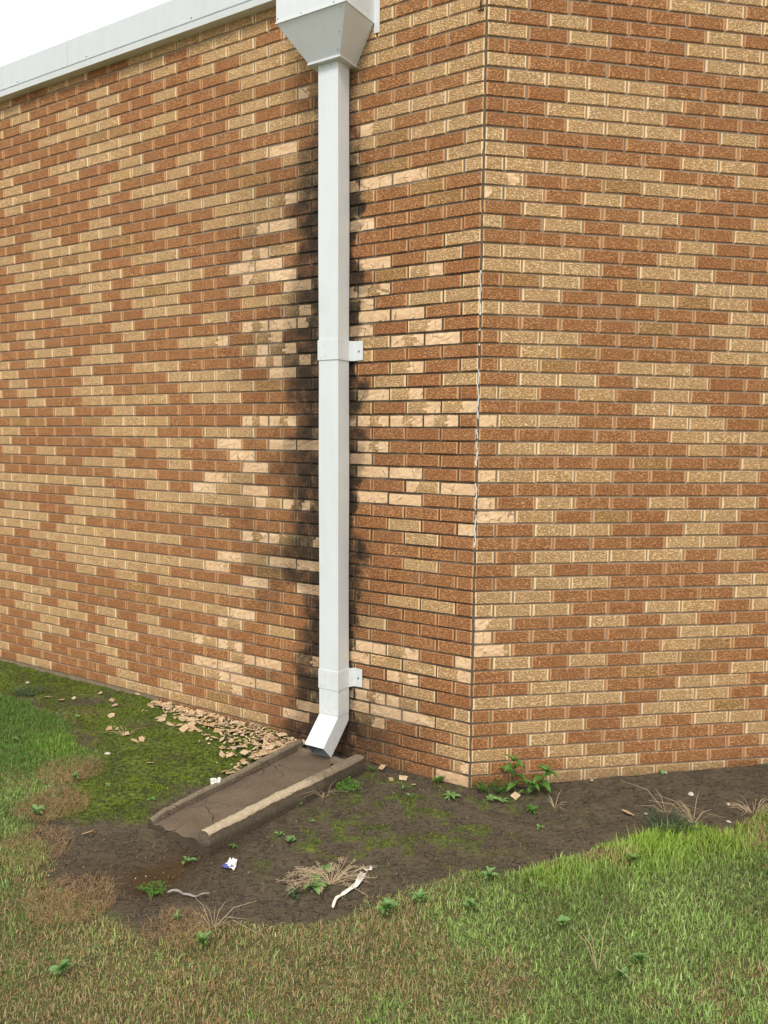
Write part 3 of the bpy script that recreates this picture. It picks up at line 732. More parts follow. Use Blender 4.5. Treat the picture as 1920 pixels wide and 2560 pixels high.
# sparse blades and moss fronds on the bare strip
N = 330000
x = rng.uniform(-3.6, 1.9, N); y = rng.uniform(-1.2, 3.0, N); v, nn_ = wallv(x, y)
out = (np.where(x < 0, nn_ > .012, y < -.012)) & ((nn_ > .012) | (x > 0)); md = sdist(x, y, MOSS); m1 = sst(-.07, .06, md+(fbm(x*3.1, y*3.1, 21, 4)-.5)*.25+(fbm(x*14, y*14, 31)-.5)*.12)
m1 *= 1-.8*np.clip(blob(x, y, -2.1, 1.55, .18)+blob(x, y, -1.75, 1.05, .12, .8)+blob(x, y, -1.3, 1.12, .12, .8)+blob(x, y, -2.45, 1.9, .14, .7), 0, 1)
m1 = np.maximum(m1*sst(.38, .62, fbm(x*11, y*11, 13)), .35*np.clip(blob(x, y, -.48, .1, .2)+blob(x, y, -.72, -.45, .28, .9)+blob(x, y, -.05, -.14, .28, .9)+blob(x, y, -.25, -.45, .28, .7), 0, 1)*sst(.5, .65, fbm(x*14, y*14, 31)))
inblk = (v > .53) & (v < 1.02) & (nn_ > .1) & (nn_ < 1.22)
k = out & (rng.rand(N) < m1) & inview(x, y, 60) & ~inblk & (sdist(x, y, LAWN, BORDER) < .04)
x, y = x[k], y[k]; n = len(x); print('moss', n)
cn_ = fbm(x*7, y*7, 15)[:, None]; ma = np.array([.060, .105, .008]); mb_ = np.array([.290, .400, .028]); mc = np.array([.11, .095, .03])
col = ma*(1-cn_)+mb_*cn_; col = np.where(rng.rand(n, 1) < .12, mc, col)*(.7+.6*rng.rand(n, 1))
P = np.stack([x, y, height(x, y)+.004+.010*fbm(x*14, y*14, 31)], -1)
blades('moss', P, rng.uniform(.005, .013, n), rng.uniform(.0018, .0035, n), rng.uniform(0, 6.3, n), rng.uniform(.3, 1.4, n), col, M['grass'], 'bright green moss carpet between the brick wall and the lawn', 'moss')
# dry clippings
N = 9000; x = rng.uniform(-3, 1.8, N); y = rng.uniform(-1.1, 2.4, N); v, nn_ = wallv(x, y); dl = sdist(x, y, LAWN, BORDER)
pr = .08+.55*sst(-.22, 0, dl)+blob(x, y, -2.05, 1.25, .2, .6)+blob(x, y, -1.75, .85, .12, .7)
k = (np.where(x < 0, nn_ > .03, y < -.03)) & (nn_ > .03) & (dl < .02) & (rng.rand(N) < pr) & ~((v > .53) & (v < 1.02) & (nn_ > .1) & (nn_ < 1.22)); x, y = x[k], y[k]; n = len(x)
col = np.array([.34, .25, .13])*(.45+.7*rng.rand(n, 1)); P = np.stack([x, y, height(x, y)+.010], -1)
blades('dry_clippings', P, rng.uniform(.015, .05, n), rng.uniform(.001, .002, n), rng.uniform(0, 6.3, n), rng.uniform(1.35, 1.6, n), col, M['grass'], 'dry straw clippings scattered over the bare soil', 'straw')
# grit and small soil crumbs
def grit(name, n0, lo, hi, mat, label, cat, f=lambda x, y: 1.0, mossok=True):
    V = []; F = []; c_ = 0
    while c_ < n0:
        x, y = random.uniform(-3, 1.8), random.uniform(-1.15, 2.5); v, q = x*D[0]+y*D[1], x*NN[0]+y*NN[1]
        if q < .03 or (x > 0 and y > -.03) or (.53 < v < 1.02 and .1 < q < 1.22) or sdist(np.array([x]), np.array([y]), LAWN, BORDER)[0] > 0 or random.random() > f(x, y): continue
        z = float(height(x, y))+.004; s_ = random.uniform(lo, hi); b = len(V); a = random.random()*6.3
        for t in range(5): q_ = a+t*1.2566; rr_ = s_*random.uniform(.7, 1.2); V.append((x+math.cos(q_)*rr_, y+math.sin(q_)*rr_, z-.002))
        for t in range(5): q_ = a+t*1.2566; rr_ = s_*random.uniform(.4, .8); V.append((x+math.cos(q_)*rr_, y+math.sin(q_)*rr_, z+s_*random.uniform(.4, .9)))
        F += [[b+t, b+(t+1) % 5, b+5+(t+1) % 5, b+5+t] for t in range(5)]+[[b+5, b+6, b+7, b+8, b+9]]; c_ += 1
    return tag(obj(name, mesh(name, V, F, [mat])), label, cat, kind='stuff')
M['crumb'] = plain('soil_crumb', (.115, .086, .060), .95, .1, .5, 90, .003)
M['stone'] = plain('pale_stone', (.55, .50, .42), .8, .3, .25, 60, .002)
grit('soil_crumbs', 1500, .003, .009, M['crumb'], 'dark crumbs of soil on the bare earth beside the walls', 'soil')
grit('grit', 110, .0012, .0036, M['stone'], 'tiny pale specks of grit on the dark soil', 'grit')

# ------------------------------------------------------------------ splash block
sb_s = 1.075
def rail_h(s_, t):      # s: 0 back .. 1 front, t: 0 left .. 1 right
    wob = .002*math.sin(s_*9+t*3)+.004*(float(vn(s_*16, t*9, 4))-.5)+.005*(float(vn(s_*60, t*40, 8))-.5)
    def rail(u, wid, hh):
        q = abs(2*u/wid-1) if 0 <= u <= wid else 1
        return hh*max(0, 1-q**2.9)**.5
    floor = .050-.006*s_+.002*math.sin(s_*30+t*12)
    hl = (.098-.022*s_)-floor; hr = (.104-.004*s_)-floor
    if s_ > .93: hl *= 1-.35*(s_-.93)/.07
    l = rail(t*.46+.006, .050, hl); r = rail((1-t)*.46+.010, .088, hr); bk = rail(s_*sb_s, .055, .062-floor)
    h = floor+max(l, r, bk)
    e = min(t, 1-t)*.46
    return h+wob*(1 if max(l, r, bk) > .01 else .3), floor
V = []; F = []; FL = []; ns, ntt = 90, 72
for i in range(ns+1):
    s_ = i/ns; vl_ = 1.003-.0*s_; vr_ = .545+.090*s_; nb = .128 if True else 0
    for k in range(ntt+1):
        t = k/ntt; h, fl = rail_h(s_, t); v = vl_+(vr_-vl_)*t; nn2 = .130+sb_s*s_+.012*t*(1-s_)
        if i == ns: nn2 += .006*math.sin(t*23)
        p = LW(v, nn2, h-.006); V.append(p); FL.append(1-min(1, (h-fl)/.022))
W_ = ntt+1
for i in range(ns):
    for k in range(ntt): F.append([i*W_+k, (i+1)*W_+k, (i+1)*W_+k+1, i*W_+k+1])
ring_ = [k for k in range(W_)]+[i*W_+ntt for i in range(1, ns+1)]+[ns*W_+k for k in range(ntt-1, -1, -1)]+[i*W_ for i in range(ns-1, 0, -1)]
b0 = len(V); V += [np.array([V[i][0], V[i][1], -.03]) for i in ring_]; FL += [.0]*len(ring_); n = len(ring_)
for i in range(n): F.append([ring_[i], ring_[(i+1) % n], b0+(i+1) % n, b0+i])
cen_ = LW(.79, .66, 0)
me = mesh('splash_block', [np.array(v)-cen_ for v in V], F, [], smooth=True)
at = me.attributes.new('floor', 'FLOAT', 'POINT'); at.data.foreach_set('value', FL)
s = NT('weathered_concrete'); p = s.pos(); n1 = s.noise(p, 8, 5, rough=.6); n2 = s.noise(p, 60, 4, rough=.6); n3 = s.noise(p, 300, 2); fl = s.n('ShaderNodeAttribute', attribute_name='floor').outputs['Fac']
dt = s.n('ShaderNodeVectorMath', operation='DOT_PRODUCT'); s.l(p, dt.inputs[0]); dt.inputs[1].default_value = tuple(NN)
dv = s.n('ShaderNodeVectorMath', operation='DOT_PRODUCT'); s.l(p, dv.inputs[0]); dv.inputs[1].default_value = tuple(D)
lt = s.mix(n2, (.36, .28, .185), (.60, .49, .34)); dk = s.mix(n2, (.040, .029, .020), (.115, .085, .058))
# lichen-black rails near the wall, buff and worn at the front of the right rail; the trough is stained brown by run-off
wear = s.m('MULTIPLY', s.ss(.28, .62, s.m('ADD', dt.outputs['Value'], s.m('MULTIPLY', s.m('SUBTRACT', n1, .5), .5))), s.ss(.90, .78, dv.outputs['Value'], .15, 1.0))
rail_c = s.mix(s.m('MULTIPLY', s.ss(.25, .72, s.m('ADD', s.m('MULTIPLY', wear, .55), s.m('MULTIPLY', n1, .45))), 1.0), s.mix(n2, (.13, .10, .068), (.27, .21, .145)), lt)
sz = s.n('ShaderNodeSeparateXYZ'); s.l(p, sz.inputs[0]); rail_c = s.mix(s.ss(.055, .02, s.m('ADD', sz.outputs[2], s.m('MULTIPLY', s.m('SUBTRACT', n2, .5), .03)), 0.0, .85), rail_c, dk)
flo = s.mix(n1, (.105, .075, .050), (.20, .152, .104)); flo = s.mix(s.ss(.55, .75, n2, 0.0, .5), flo, (.045, .030, .019)); flo = s.mix(s.ss(.70, .76, n3, 0.0, .7), flo, (.32, .25, .17))
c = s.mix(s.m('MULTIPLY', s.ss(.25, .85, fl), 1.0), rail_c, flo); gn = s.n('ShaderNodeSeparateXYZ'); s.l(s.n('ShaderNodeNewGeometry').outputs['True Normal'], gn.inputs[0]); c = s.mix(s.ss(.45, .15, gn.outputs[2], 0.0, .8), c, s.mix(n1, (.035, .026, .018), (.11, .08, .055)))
pit = s.noise(p, 150, 3); c = s.mix(s.ss(.60, .72, pit, 0.0, .55), c, (.05, .037, .025)); c = s.mix(s.ss(.36, .26, pit, 0.0, .45), c, (.62, .54, .42))
vo = s.n('ShaderNodeTexVoronoi', feature='DISTANCE_TO_EDGE'); ad = s.n('ShaderNodeVectorMath', operation='ADD'); s.l(p, ad.inputs[0]); no = s.n('ShaderNodeTexNoise'); no.inputs['Scale'].default_value = 3; s.l(p, no.inputs[0]); s.l(no.outputs[1], ad.inputs[1]); s.l(ad.outputs[0], vo.inputs['Vector']); vo.inputs['Scale'].default_value = 1.5
ck = s.m('MULTIPLY', s.ss(.005, .002, vo.outputs[0]), s.ss(.45, .55, n1)); c = s.mix(s.m('MULTIPLY', ck, .5), c, (.03, .022, .015))
s.bump(s.m('SUBTRACT', s.m('ADD', s.m('MULTIPLY', n2, .7), s.m('MULTIPLY', pit, .5)), ck), .008, 1.0); s.fin(c, .88, .25); me.materials.append(s.mat)
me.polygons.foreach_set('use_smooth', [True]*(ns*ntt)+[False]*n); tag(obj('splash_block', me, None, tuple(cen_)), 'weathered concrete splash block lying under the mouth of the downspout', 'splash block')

# ------------------------------------------------------------------ fallen brick flakes
def flake_mesh(seed, mats=2):
    r = random.Random(seed); n = r.choice((4, 4, 5)); a0 = r.random()*6; asp = r.uniform(.5, .95); t = r.uniform(.06, .11); top = []; 
    for i in range(n): a = a0+2*math.pi*(i+r.uniform(-.22, .22))/n; top.append((math.cos(a), math.sin(a)*asp))
    V = [(x_, y_, t*r.uniform(.8, 1.2)) for x_, y_ in top]+[(x_*1.04, y_*1.04, 0) for x_, y_ in top]
    F = [list(range(n))]+[[i, n+i, n+(i+1) % n, (i+1) % n] for i in range(n)]+[list(range(2*n-1, n-1, -1))]
    return mesh('flake', V, F, [M['flake%d' % (seed % 4)]])
for i, cc in enumerate(((.88, .66, .43), (.82, .59, .37), (.92, .73, .50), (.72, .48, .27))):
    s = NT('brick_flake_%d' % i); p = s.n('ShaderNodeTexCoord').outputs['Object']; n1 = s.noise(p, 3, 3); oi = s.n('ShaderNodeObjectInfo').outputs['Random']
    c = s.mix(n1, tuple(x*.82 for x in cc), tuple(x*1.1 for x in cc)); c = s.mix(s.m('MULTIPLY', oi, .4), c, (.55, .36, .20)); s.bump(n1, .06, .7); M['flake%d' % i] = s.fin(c, .9, .15)
FM = [flake_mesh(i) for i in range(14)]
def flake(x, y, s_, label=None, group=None, dz=0.0, mi=None, tilt=.25, name='brick_flake'):
    r = random; o = obj(name, FM[mi if mi is not None else r.randrange(14)], None, (x, y, float(height(x, y))+.017+dz)); o.scale = (s_, s_, s_*r.uniform(.8, 1.3)*.9)
    o.rotation_euler = (r.gauss(0, tilt), r.gauss(0, tilt), r.random()*6.3); return tag(o, label, 'brick flake', group)
G1 = 'flakes in the heap by the block'
cnt = 0
while cnt < 296:
    u = random.random(); v = 1.0+1.25*u**2.0; wdt = .50*(1-u)**1.1+.10; n = .03+abs(random.gauss(0, .5))*wdt
    if n > .62: continue
    if v < 1.03 and n > .10: v = 1.03+random.random()*.1
    p = LW(v, n, 0); flake(p[0], p[1], random.choice((.012, .015, .018, .022, .026, .034))*random.uniform(.85, 1.15), 'peach coloured brick flake in the heap beside the splash block', G1, dz=random.random()*.030*math.exp(-(v-1.0)/.4)); cnt += 1
CV = []; CF = []; c_ = 0
while c_ < 620:
    u = random.random(); v = 1.0+1.15*u**1.7; n = .025+abs(random.gauss(0, .5))*(.50*(1-u)**1.1+.08)
    if n > .6: continue
    p_ = LW(max(v, 1.02), n, 0); z = float(height(p_[0], p_[1]))+.014+random.random()*.012; sz = random.uniform(.0035, .0095); b = len(CV); a = random.random()*6.3
    for t in range(4): q_ = a+t*1.57+random.uniform(-.3, .3); CV.append((p_[0]+math.cos(q_)*sz, p_[1]+math.sin(q_)*sz*.7, z+random.uniform(-.002, .004)))
    for t in range(4): CV.append((CV[b+t][0], CV[b+t][1], CV[b+t][2]-.003))
    CF += [[b, b+1, b+2, b+3]]+[[b+4+t, b+4+(t+1) % 4, b+(t+1) % 4, b+t] for t in range(4)]; c_ += 1
tag(obj('brick_crumbs', mesh('brick_crumbs', CV, CF, [M['flake1']])), 'small crumbs of peach brick between the fallen flakes', 'crumbs', kind='stuff')
G2 = 'flakes scattered on the moss'
OWN = {k: (v, None) for k, v in {(-1.2, .52): 'flat peach flake close to the left rail of the splash block near a green weed', (-1.605, .445): 'narrow pale flake alone on the moss well in front of the heap', (-2.377, 1.69): 'thin pale flake on the moss nearest the blue green feathery weed',
       (-1.975, 1.837): 'peach flake lying just off the left wall footing beyond the heap', (-1.914, 1.237): 'peach flake alone in the middle of the moss in front of the left wall', (-1.9, 1.0): 'larger of the two peach flakes lying together left of the dry tuft',
       (-1.86, .99): 'smaller of the two peach flakes lying together left of the dry tuft', (-2.28, 1.62): 'small peach chip in the bare patch of the moss far left', (-1.948, 1.557): 'orange flake lying flat on the moss in line with the heap end', (-1.69, .80): 'peach flake caught in the dry grass tuft on the moss', (-1.784, .897): 'peach flake behind the dry grass tuft on the moss'}.items()}
for (x, y) in [(-2.206, 1.647), (-2.377, 1.69), (-1.928, 1.45), (-1.975, 1.837), (-1.811, 1.644), (-1.649, 1.393), (-1.511, 1.258), (-1.948, 1.557), (-1.914, 1.237), (-1.633, 1.15), (-1.60, 1.11), (-1.784, 0.897), (-1.69, .80), (-1.72, .78), (-1.55, 1.02), (-1.50, 1.0), (-1.46, .96), (-1.42, 1.0), (-1.38, .9), (-1.33, .82), (-1.29, .77), (-1.25, .74), (-1.605, 0.445), (-1.2, .52), (-1.9, 1.0), (-1.86, .99), (-2.05, 1.72), (-2.28, 1.62)]:
    flake(x+random.uniform(-.01, .01), y, random.uniform(.018, .036), *OWN.get((x, y), ('flat peach brick flake scattered singly between the heap and the dry tuft', G2)))
for (x, y, s_, lb) in [(-1.24, .531, .03, 'orange brown brick flake lying just left of the splash block rail'), (-1.792, -.296, .03, 'thin orange brick flake on the dark wet soil near the puddle'), (.192, -.149, .030, 'pale peach brick flake at the foot of the leafy weed by the corner'),
                       (.648, -.423, .034, 'tan textured brick flake lying alone on the bare soil below the right wall'), (-.394, .312, .028, 'dark red brick flake standing against the wall foot right of the splash block'), (-.313, .150, .030, 'reddish brick flake between small weeds in front of the stained wall'),
                       (-.379, .14, .018, 'small cream chip beside the weeds in front of the stained wall'), (-.278, .06, .016, 'small peach chip nearest the corner weeds in front of the stained wall')]:
    flake(x, y, s_, lb, tilt=.35)
M['flk_dark'] = plain('grey_shard', (.20, .155, .125), .9, .2, .3, 60, .003)
def stone(x, y, s_, label, mat='stone', group=None):
    m_ = MB(); r = random; b = []
    for i in range(4):
        for k in range(7):
            a = k*.8976; ph = (i+.5)/4*math.pi/2; b.append((math.cos(a)*math.cos(ph)*s_*r.uniform(.8, 1.15)*1.3, math.sin(a)*math.cos(ph)*s_*r.uniform(.8, 1.1), math.sin(ph)*s_*.7))
    b.append((0, 0, s_*.72)); F = [[i*7+k, i*7+(k+1) % 7, (i+1)*7+(k+1) % 7, (i+1)*7+k] for i in range(3) for k in range(7)]+[[21+k, 21+(k+1) % 7, 28] for k in range(7)]
    o = obj('stone', mesh('stone', b, F, [M[mat]], smooth=False), None, (x, y, float(height(x, y))+.002), r.random()*6); return tag(o, label, 'stone', group)
for (x, y, s_, lb) in [(1.065, -.27, .016, 'largest white stone on the bare soil below the right wall'), (1.191, -.392, .008, 'small white pebble just below the largest white stone on the bare soil'), (.743, -.419, .008, 'small white pebble beside the tan textured flake on the soil'),
                       (1.077, -.566, .010, 'white pebble at the edge of the lawn beyond the grey green bush'), (1.25, -.549, .011, 'white stone beside the dry grass tuft at the right edge'), (.655, -.016, .008, 'white pebble against the foot of the right wall'),
                       (1.07, -.01, .010, 'greyish pebble beside the clover leaf under the right wall'), (-2.596, 2.076, .016, 'white stone on the moss farthest along the left wall'), (-2.245, 2.118, .014, 'white stone lying against the footing of the left wall'),
                       (-1.852, .635, .018, 'grey stone in the moss beside a dry grass tuft')]:
    stone(x, y, s_, lb)
stone(-1.2, -.36, .020, 'dark clod lying against the front left edge of the splash block', 'crumb'); stone(-1.28, -.43, .012, 'dark clod on the wet soil in front of the splash block', 'crumb')

# ------------------------------------------------------------------ weeds
def leafmat(name, a, b):
    s = NT(name); p = s.pos(); oi = s.n('ShaderNodeObjectInfo').outputs['Random']; n1 = s.noise(p, 90, 3)
    c = s.mix(oi, a, b); c = s.mix(s.ss(.3, .8, n1, 0.0, .4), c, tuple(x*.6 for x in a)); tr = s.n('ShaderNodeBsdfTranslucent'); s.l(c, tr.inputs[0]); mxs = s.n('ShaderNodeMixShader'); mxs.inputs[0].default_value = .25
    s.l(s.b.outputs[0], mxs.inputs[1]); s.l(tr.outputs[0], mxs.inputs[2]); s.l(mxs.outputs[0], s.out.inputs[0]); s.bump(n1, .002); return s.fin(c, .5, .4)
M['leaf'] = leafmat('weed_leaf', (.090, .215, .030), (.150, .320, .055)); M['leafp'] = leafmat('pale_weed_leaf', (.15, .29, .08), (.24, .41, .13)); M['leafy'] = leafmat('lawn_weed_leaf', (.16, .27, .06), (.24, .36, .10)); M['leafg'] = leafmat('grey_green_leaf', (.055, .095, .045), (.10, .15, .08))
M['stem'] = plain('weed_stem', (.10, .15, .045), .6); M['dry'] = plain('dry_stalk', (.50, .38, .24), .8, .2, .35, 80, .001); M['drybrown'] = plain('dead_grass_blade', (.36, .235, .12), .8, .2, .6, 45, .001)
def leaf_mesh(kind, mat):
    V = []; F = []; n = 9
    pr = {'ovate': lambda t: .30*math.sin(math.pi*min(1, t**.75))**.85*(1-.25*t)+.02*(1-t), 'lance': lambda t: .17*math.sin(math.pi*t**.9)+.025*(1-t), 'spoon': lambda t: .05+.24*math.sin(math.pi*max(0, (t-.25)/.75)**1.1 if t > .25 else 0)*(t > .25), 'lobed': lambda t: (.08+.20*math.sin(math.pi*t))*(1+.55*math.cos(t*30))*.9, 'round': lambda t: .42*math.sqrt(max(0, 1-(2*t-1)**2))}[kind]
    for i in range(n+1):
        t = i/n; w_ = pr(t)*(1 if i < n else .1); ser = 1+(.14 if i % 2 else -.08)*(kind == 'ovate'); z = .18*math.sin(t*2.3)-.20*t*t
        for u in (-1, -.5, 0, .5, 1): V.append((t, u*w_*ser, z+abs(u)*w_*.35-.02*(abs(u) == .5)))
    for i in range(n):
        for k in range(4): F.append([i*5+k, (i+1)*5+k, (i+1)*5+k+1, i*5+k+1])
    return mesh('leaf', V, F, [mat], smooth=True)
LM = {(k, m_): leaf_mesh(k, M[m_]) for k in ('ovate', 'lance', 'spoon', 'lobed', 'round') for m_ in ('leaf', 'leafp', 'leafg', 'leafy')}
def leaf(root, key, p, az, el, s_):
    o = obj('leaf', LM[key], root, p); o.rotation_euler = (random.uniform(-.3, .3), -el, az); o.scale = (s_, s_*random.uniform(.6, .9), s_*random.uniform(.7, 1.5)); return o
def rosette(x, y, n, s_, kind, mat, label, cat='weed', el=(.15, .6), rings=1, base=0):
    r = tag(empty('weed', (x, y, float(height(x, y))+.004+base)), label, cat)
    a0 = random.random()*6
    for i in range(n): leaf(r, (kind, mat), (0, 0, .002), a0+i*2.39996+random.uniform(-.45, .45), random.uniform(*el), s_*.88*random.uniform(.45, 1.1))
    return r
def upright(x, y, h, s_, label, pairs, leanx=0.0, leany=0.0):
    r = tag(empty('weed', (x, y, float(height(x, y)))), label, 'weed'); m_ = MB(); pts = [(leanx*t*t*h, leany*t*t*h, h*t) for t in np.linspace(0, 1, 6)]; m_.tube(pts, [.0028-.0003*i for i in range(6)], 5); m_.build('stem', M['stem'], r)
    for i in range(pairs):
        t = .25+.75*i/max(1, pairs-1); a = i*1.57+.4; sz = s_*(1-.35*abs(t-.55)*1.6)
        for q in (0, math.pi): leaf(r, ('ovate', 'leaf'), (leanx*t*t*h, leany*t*t*h, h*t), a+q+random.uniform(-.3, .3), random.uniform(-.25, .35), sz*random.uniform(.85, 1.15))
    for q in range(3): leaf(r, ('ovate', 'leaf'), pts[-1], q*2.1+.5, .6, s_*.5)
    return r
upright(.215, -.070, .165, .105, 'taller leafy weed with toothed leaves growing at the foot of the right wall', 4, -.1, -.1)
upright(.335, -.095, .115, .095, 'shorter leafy weed with toothed leaves just right of the taller one', 4, .25, -.2)
upright(.262, -.13, .06, .085, 'low leafy shoot in front of the two toothed weeds at the wall', 2, .3, -.2)
rosette(.059, -.159, 6, .055, 'spoon', 'leafp', 'pale green rosette weed with spoon shaped leaves left of the peach chip')
rosette(.11, -.19, 5, .06, 'lance', 'leafp', 'sprawling weed with narrow pale leaves below the corner')
rosette(-.143, .085, 5, .075, 'ovate', 'leaf', 'broad leaved weed growing against the stained wall left of the corner', el=(.4, 1.0))
rosette(-.125, -.087, 11, .075, 'lobed', 'leafp', 'flat pale rosette weed with notched leaves in front of the corner', el=(.05, .4))
rosette(-.341, .017, 5, .05, 'lance', 'leafp', 'small upright weed with narrow leaves among the chips', el=(.5, 1.2))
rosette(-.317, -.057, 6, .035, 'spoon', 'leafp', 'tiny pale rosette below the chips on the mossy soil')
rosette(-.459, .287, 5, .045, 'ovate', 'leaf', 'small weed at the back right corner of the splash block', el=(.4, 1.1))
rosette(-1.373, -.498, 5, .060, 'spoon', 'leafp', 'seedling with long spoon shaped leaves standing at the puddle edge', el=(.1, .9))
rosette(-.976, -.347, 8, .040, 'spoon', 'leafp', 'small round leaved seedling cluster right of the splash block front')
rosette(-.93, -.425, 4, .055, 'round', 'leafp', 'seedling with four pale rounded leaves below the block on bare soil')
rosette(-.869, -.056, 7, .032, 'round', 'leafp', 'tiny seedling tucked under the right rail of the splash block')
rosette(-1.177, -.402, 6, .030, 'lobed', 'leaf', 'tiny green seedling at the front corner of the splash block')
rosette(-.829, -.253, 4, .022, 'round', 'leafp', 'smallest pale seedling on the soil right of the splash block')
rosette(.194, -.471, 6, .034, 'spoon', 'leafp', 'small pale seedling alone on the dark soil in front of the corner')
rosette(.218, -.307, 9, .055, 'lobed', 'leaf', 'feathery low weed on the soil in front of the toothed weeds')
rosette(1.048, -.027, 4, .035, 'round', 'leafp', 'clover leaf against the foot of the right wall')
rosette(.912, .001-.02, 4, .028, 'lance', 'leaf', 'tiny dark sprig against the foot of the right wall')
rosette(-1.127, .536, 8, .050, 'lobed', 'leaf', 'bright green weed growing against the left rail of the splash block', el=(.3, .9))
rosette(-1.557, .032, 6, .036, 'lobed', 'leafp', 'small weed at the front left end of the splash block')
rosette(-1.789, .206, 5, .030, 'spoon', 'leafp', 'tiny pale seedling in the moss left of the splash block')
rosette(-.862, -.80, 9, .085, 'lobed', 'leafp', 'notched leaf weed growing through the dried seed head clump', el=(.1, .6))
rosette(-.949, -.832, 9, .06, 'lobed', 'leafg', 'grey green weed at the left foot of the dried seed head clump', el=(.1, .5))
rosette(-.8, -.70, 4, .055, 'round', 'leafp', 'round leaved seedling in the middle of the dried clump')
# lawn weeds
for (x, y, n, s_, k, m_, lb) in [(-.62, -1.03, 14, .10, 'lobed', 'leaf', 'dandelion rosette on the lawn edge beside the white paper strip'), (-.48, -.97, 12, .085, 'lobed', 'leaf', 'second dandelion rosette right of the paper strip'), (-1.28, -1.13, 11, .095, 'lobed', 'leafp', 'dandelion with pale leaves in the straw patch below the bare soil'),
                                   (-1.38, -.96, 9, .07, 'lance', 'leafp', 'plantain weed at the lower edge of the bare soil'), (-1.73, -1.2, 9, .07, 'round', 'leaf', 'round leaved weed in the brown grass at lower left'), (.17, -1.45, 14, .075, 'ovate', 'leaf', 'leafy weed clump in the lawn at lower right'),
                                   (.07, -1.52, 12, .07, 'ovate', 'leaf', 'leafy weed nearest the bottom edge at lower right'), (-.17, -.86, 12, .08, 'lobed', 'leaf', 'dark green weed on the lawn edge in front of the corner'), (.0, -1.2, 9, .06, 'round', 'leaf', 'clover patch in the middle of the right lawn'),
                                   (-2.384, .892, 8, .05, 'round', 'leafp', 'clover patch with round leaves in the left lawn'), (-2.051, -.1, 10, .085, 'lobed', 'leaf', 'broad weed beside the brown grass at the left edge of the moss'), (-1.956, .272, 9, .075, 'ovate', 'leaf', 'leafy weed among the dead grass left of the moss'),
                                   (-2.103, 1.189, 9, .06, 'round', 'leafp', 'round leaved weed on the border of the left lawn and the moss'), (-.30, -1.05, 9, .06, 'round', 'leaf', 'round leaved weed right of the dandelions'), (.45, -.86, 9, .075, 'ovate', 'leafp', 'pale broad weed among the tall bright grass')]:
    rosette(x, y, int(n*1.5), s_*.62, k, {'leaf': 'leafp', 'leafp': 'leafy'}[m_], lb, el=(.2, 1.0), base=.018)
# fine tufts
def tuft(x, y, n, h, mat, label, name='weed', spread=.05, cat='weed', flat=.6, w_=.0022, base=.4):
    m_ = MB(); r = random
    for i in range(n):
        a = r.random()*6.3; q = r.random()**.6*spread; bx, by = q*base*math.cos(a), q*base*math.sin(a); hh = h*r.uniform(.5, 1.1); a2 = a+r.uniform(-.6, .6)*(1 if base < .8 else 5); out = r.uniform(.2, 1.0)*flat
        p0 = Vector((bx, by, 0)); p1 = p0+Vector((math.cos(a2)*out*hh*.6, math.sin(a2)*out*hh*.6, hh*.6)); p2 = p1+Vector((math.cos(a2)*out*hh*.8, math.sin(a2)*out*hh*.8, hh*.35*(1-out*.8)))
        m_.tube([p0, p1, p2], [w_*.5, w_*.45, w_*.2], 3)
        if mat in ('leaf', 'leafg', 'leafp'):
            for t in range(6):
                f = r.random(); p = p1.lerp(p2, f) if r.random() < .6 else p0.lerp(p1, f); b = len(m_.v); aa = r.random()*6.3; l = .008+.006*r.random()
                m_.v += [tuple(p), tuple(p+Vector((math.cos(aa)*l, math.sin(aa)*l, .003))), tuple(p+Vector((math.cos(aa+.6)*l*.8, math.sin(aa+.6)*l*.8, .004)))]; m_.f.append([b, b+1, b+2])
    o = m_.build(name, M[mat]); o.location = (x, y, float(height(x, y))+.002); return tag(o, label, cat)
tuft(-.615, .074, 60, .045, 'leaf', 'soft feathery green tuft on the soil right of the splash block', spread=.11, flat=1.3)
tuft(.10, -.03, 60, .05, 'leaf', 'mossy feathery tuft at the foot of the corner joint', spread=.14, flat=1.2)
tuft(-2.531, 1.822, 80, .05, 'leafg', 'blue green feathery weed lying on the moss near the left lawn', spread=.16, flat=1.5)
tuft(.754, -.60, 130, .085, 'leafg', 'grey green bushy weed at the edge of the lawn below the right wall', spread=.18, flat=1.0)
tuft(-1.48, -.72, 30, .035, 'leaf', 'dark green sprig in the middle of the puddle mud', spread=.06, flat=1.4)
for (x, y, n, h, sp_, lb) in [(-.736, .0, 9, .10, .02, 'splayed dry grass stalks beside the right rail of the splash block'), (.842, -.44, 8, .13, .02, 'splayed dry crabgrass stalks above the grey green bush'), (.921, -.533, 16, .11, .04, 'low tangle of dry stalks right of the grey green bush'),
                              (.343, -.279, 12, .07, .03, 'small dry grass skeleton on the soil right of the toothed weeds'), (-1.784, .897, 16, .07, .05, 'flattened dry grass tuft on the moss among flakes'), (-1.25, -1.0, 14, .10, .04, 'stiff straw stalks sticking out at the lower edge of the soil'),
                              (1.25, -.50, 40, .07, .1, 'matted dry grass tuft at the right edge of the soil')]:
    tuft(x, y, n, h, 'dry', lb, 'dry_grass_tuft', sp_, 'dry grass', 1.5, .0024)
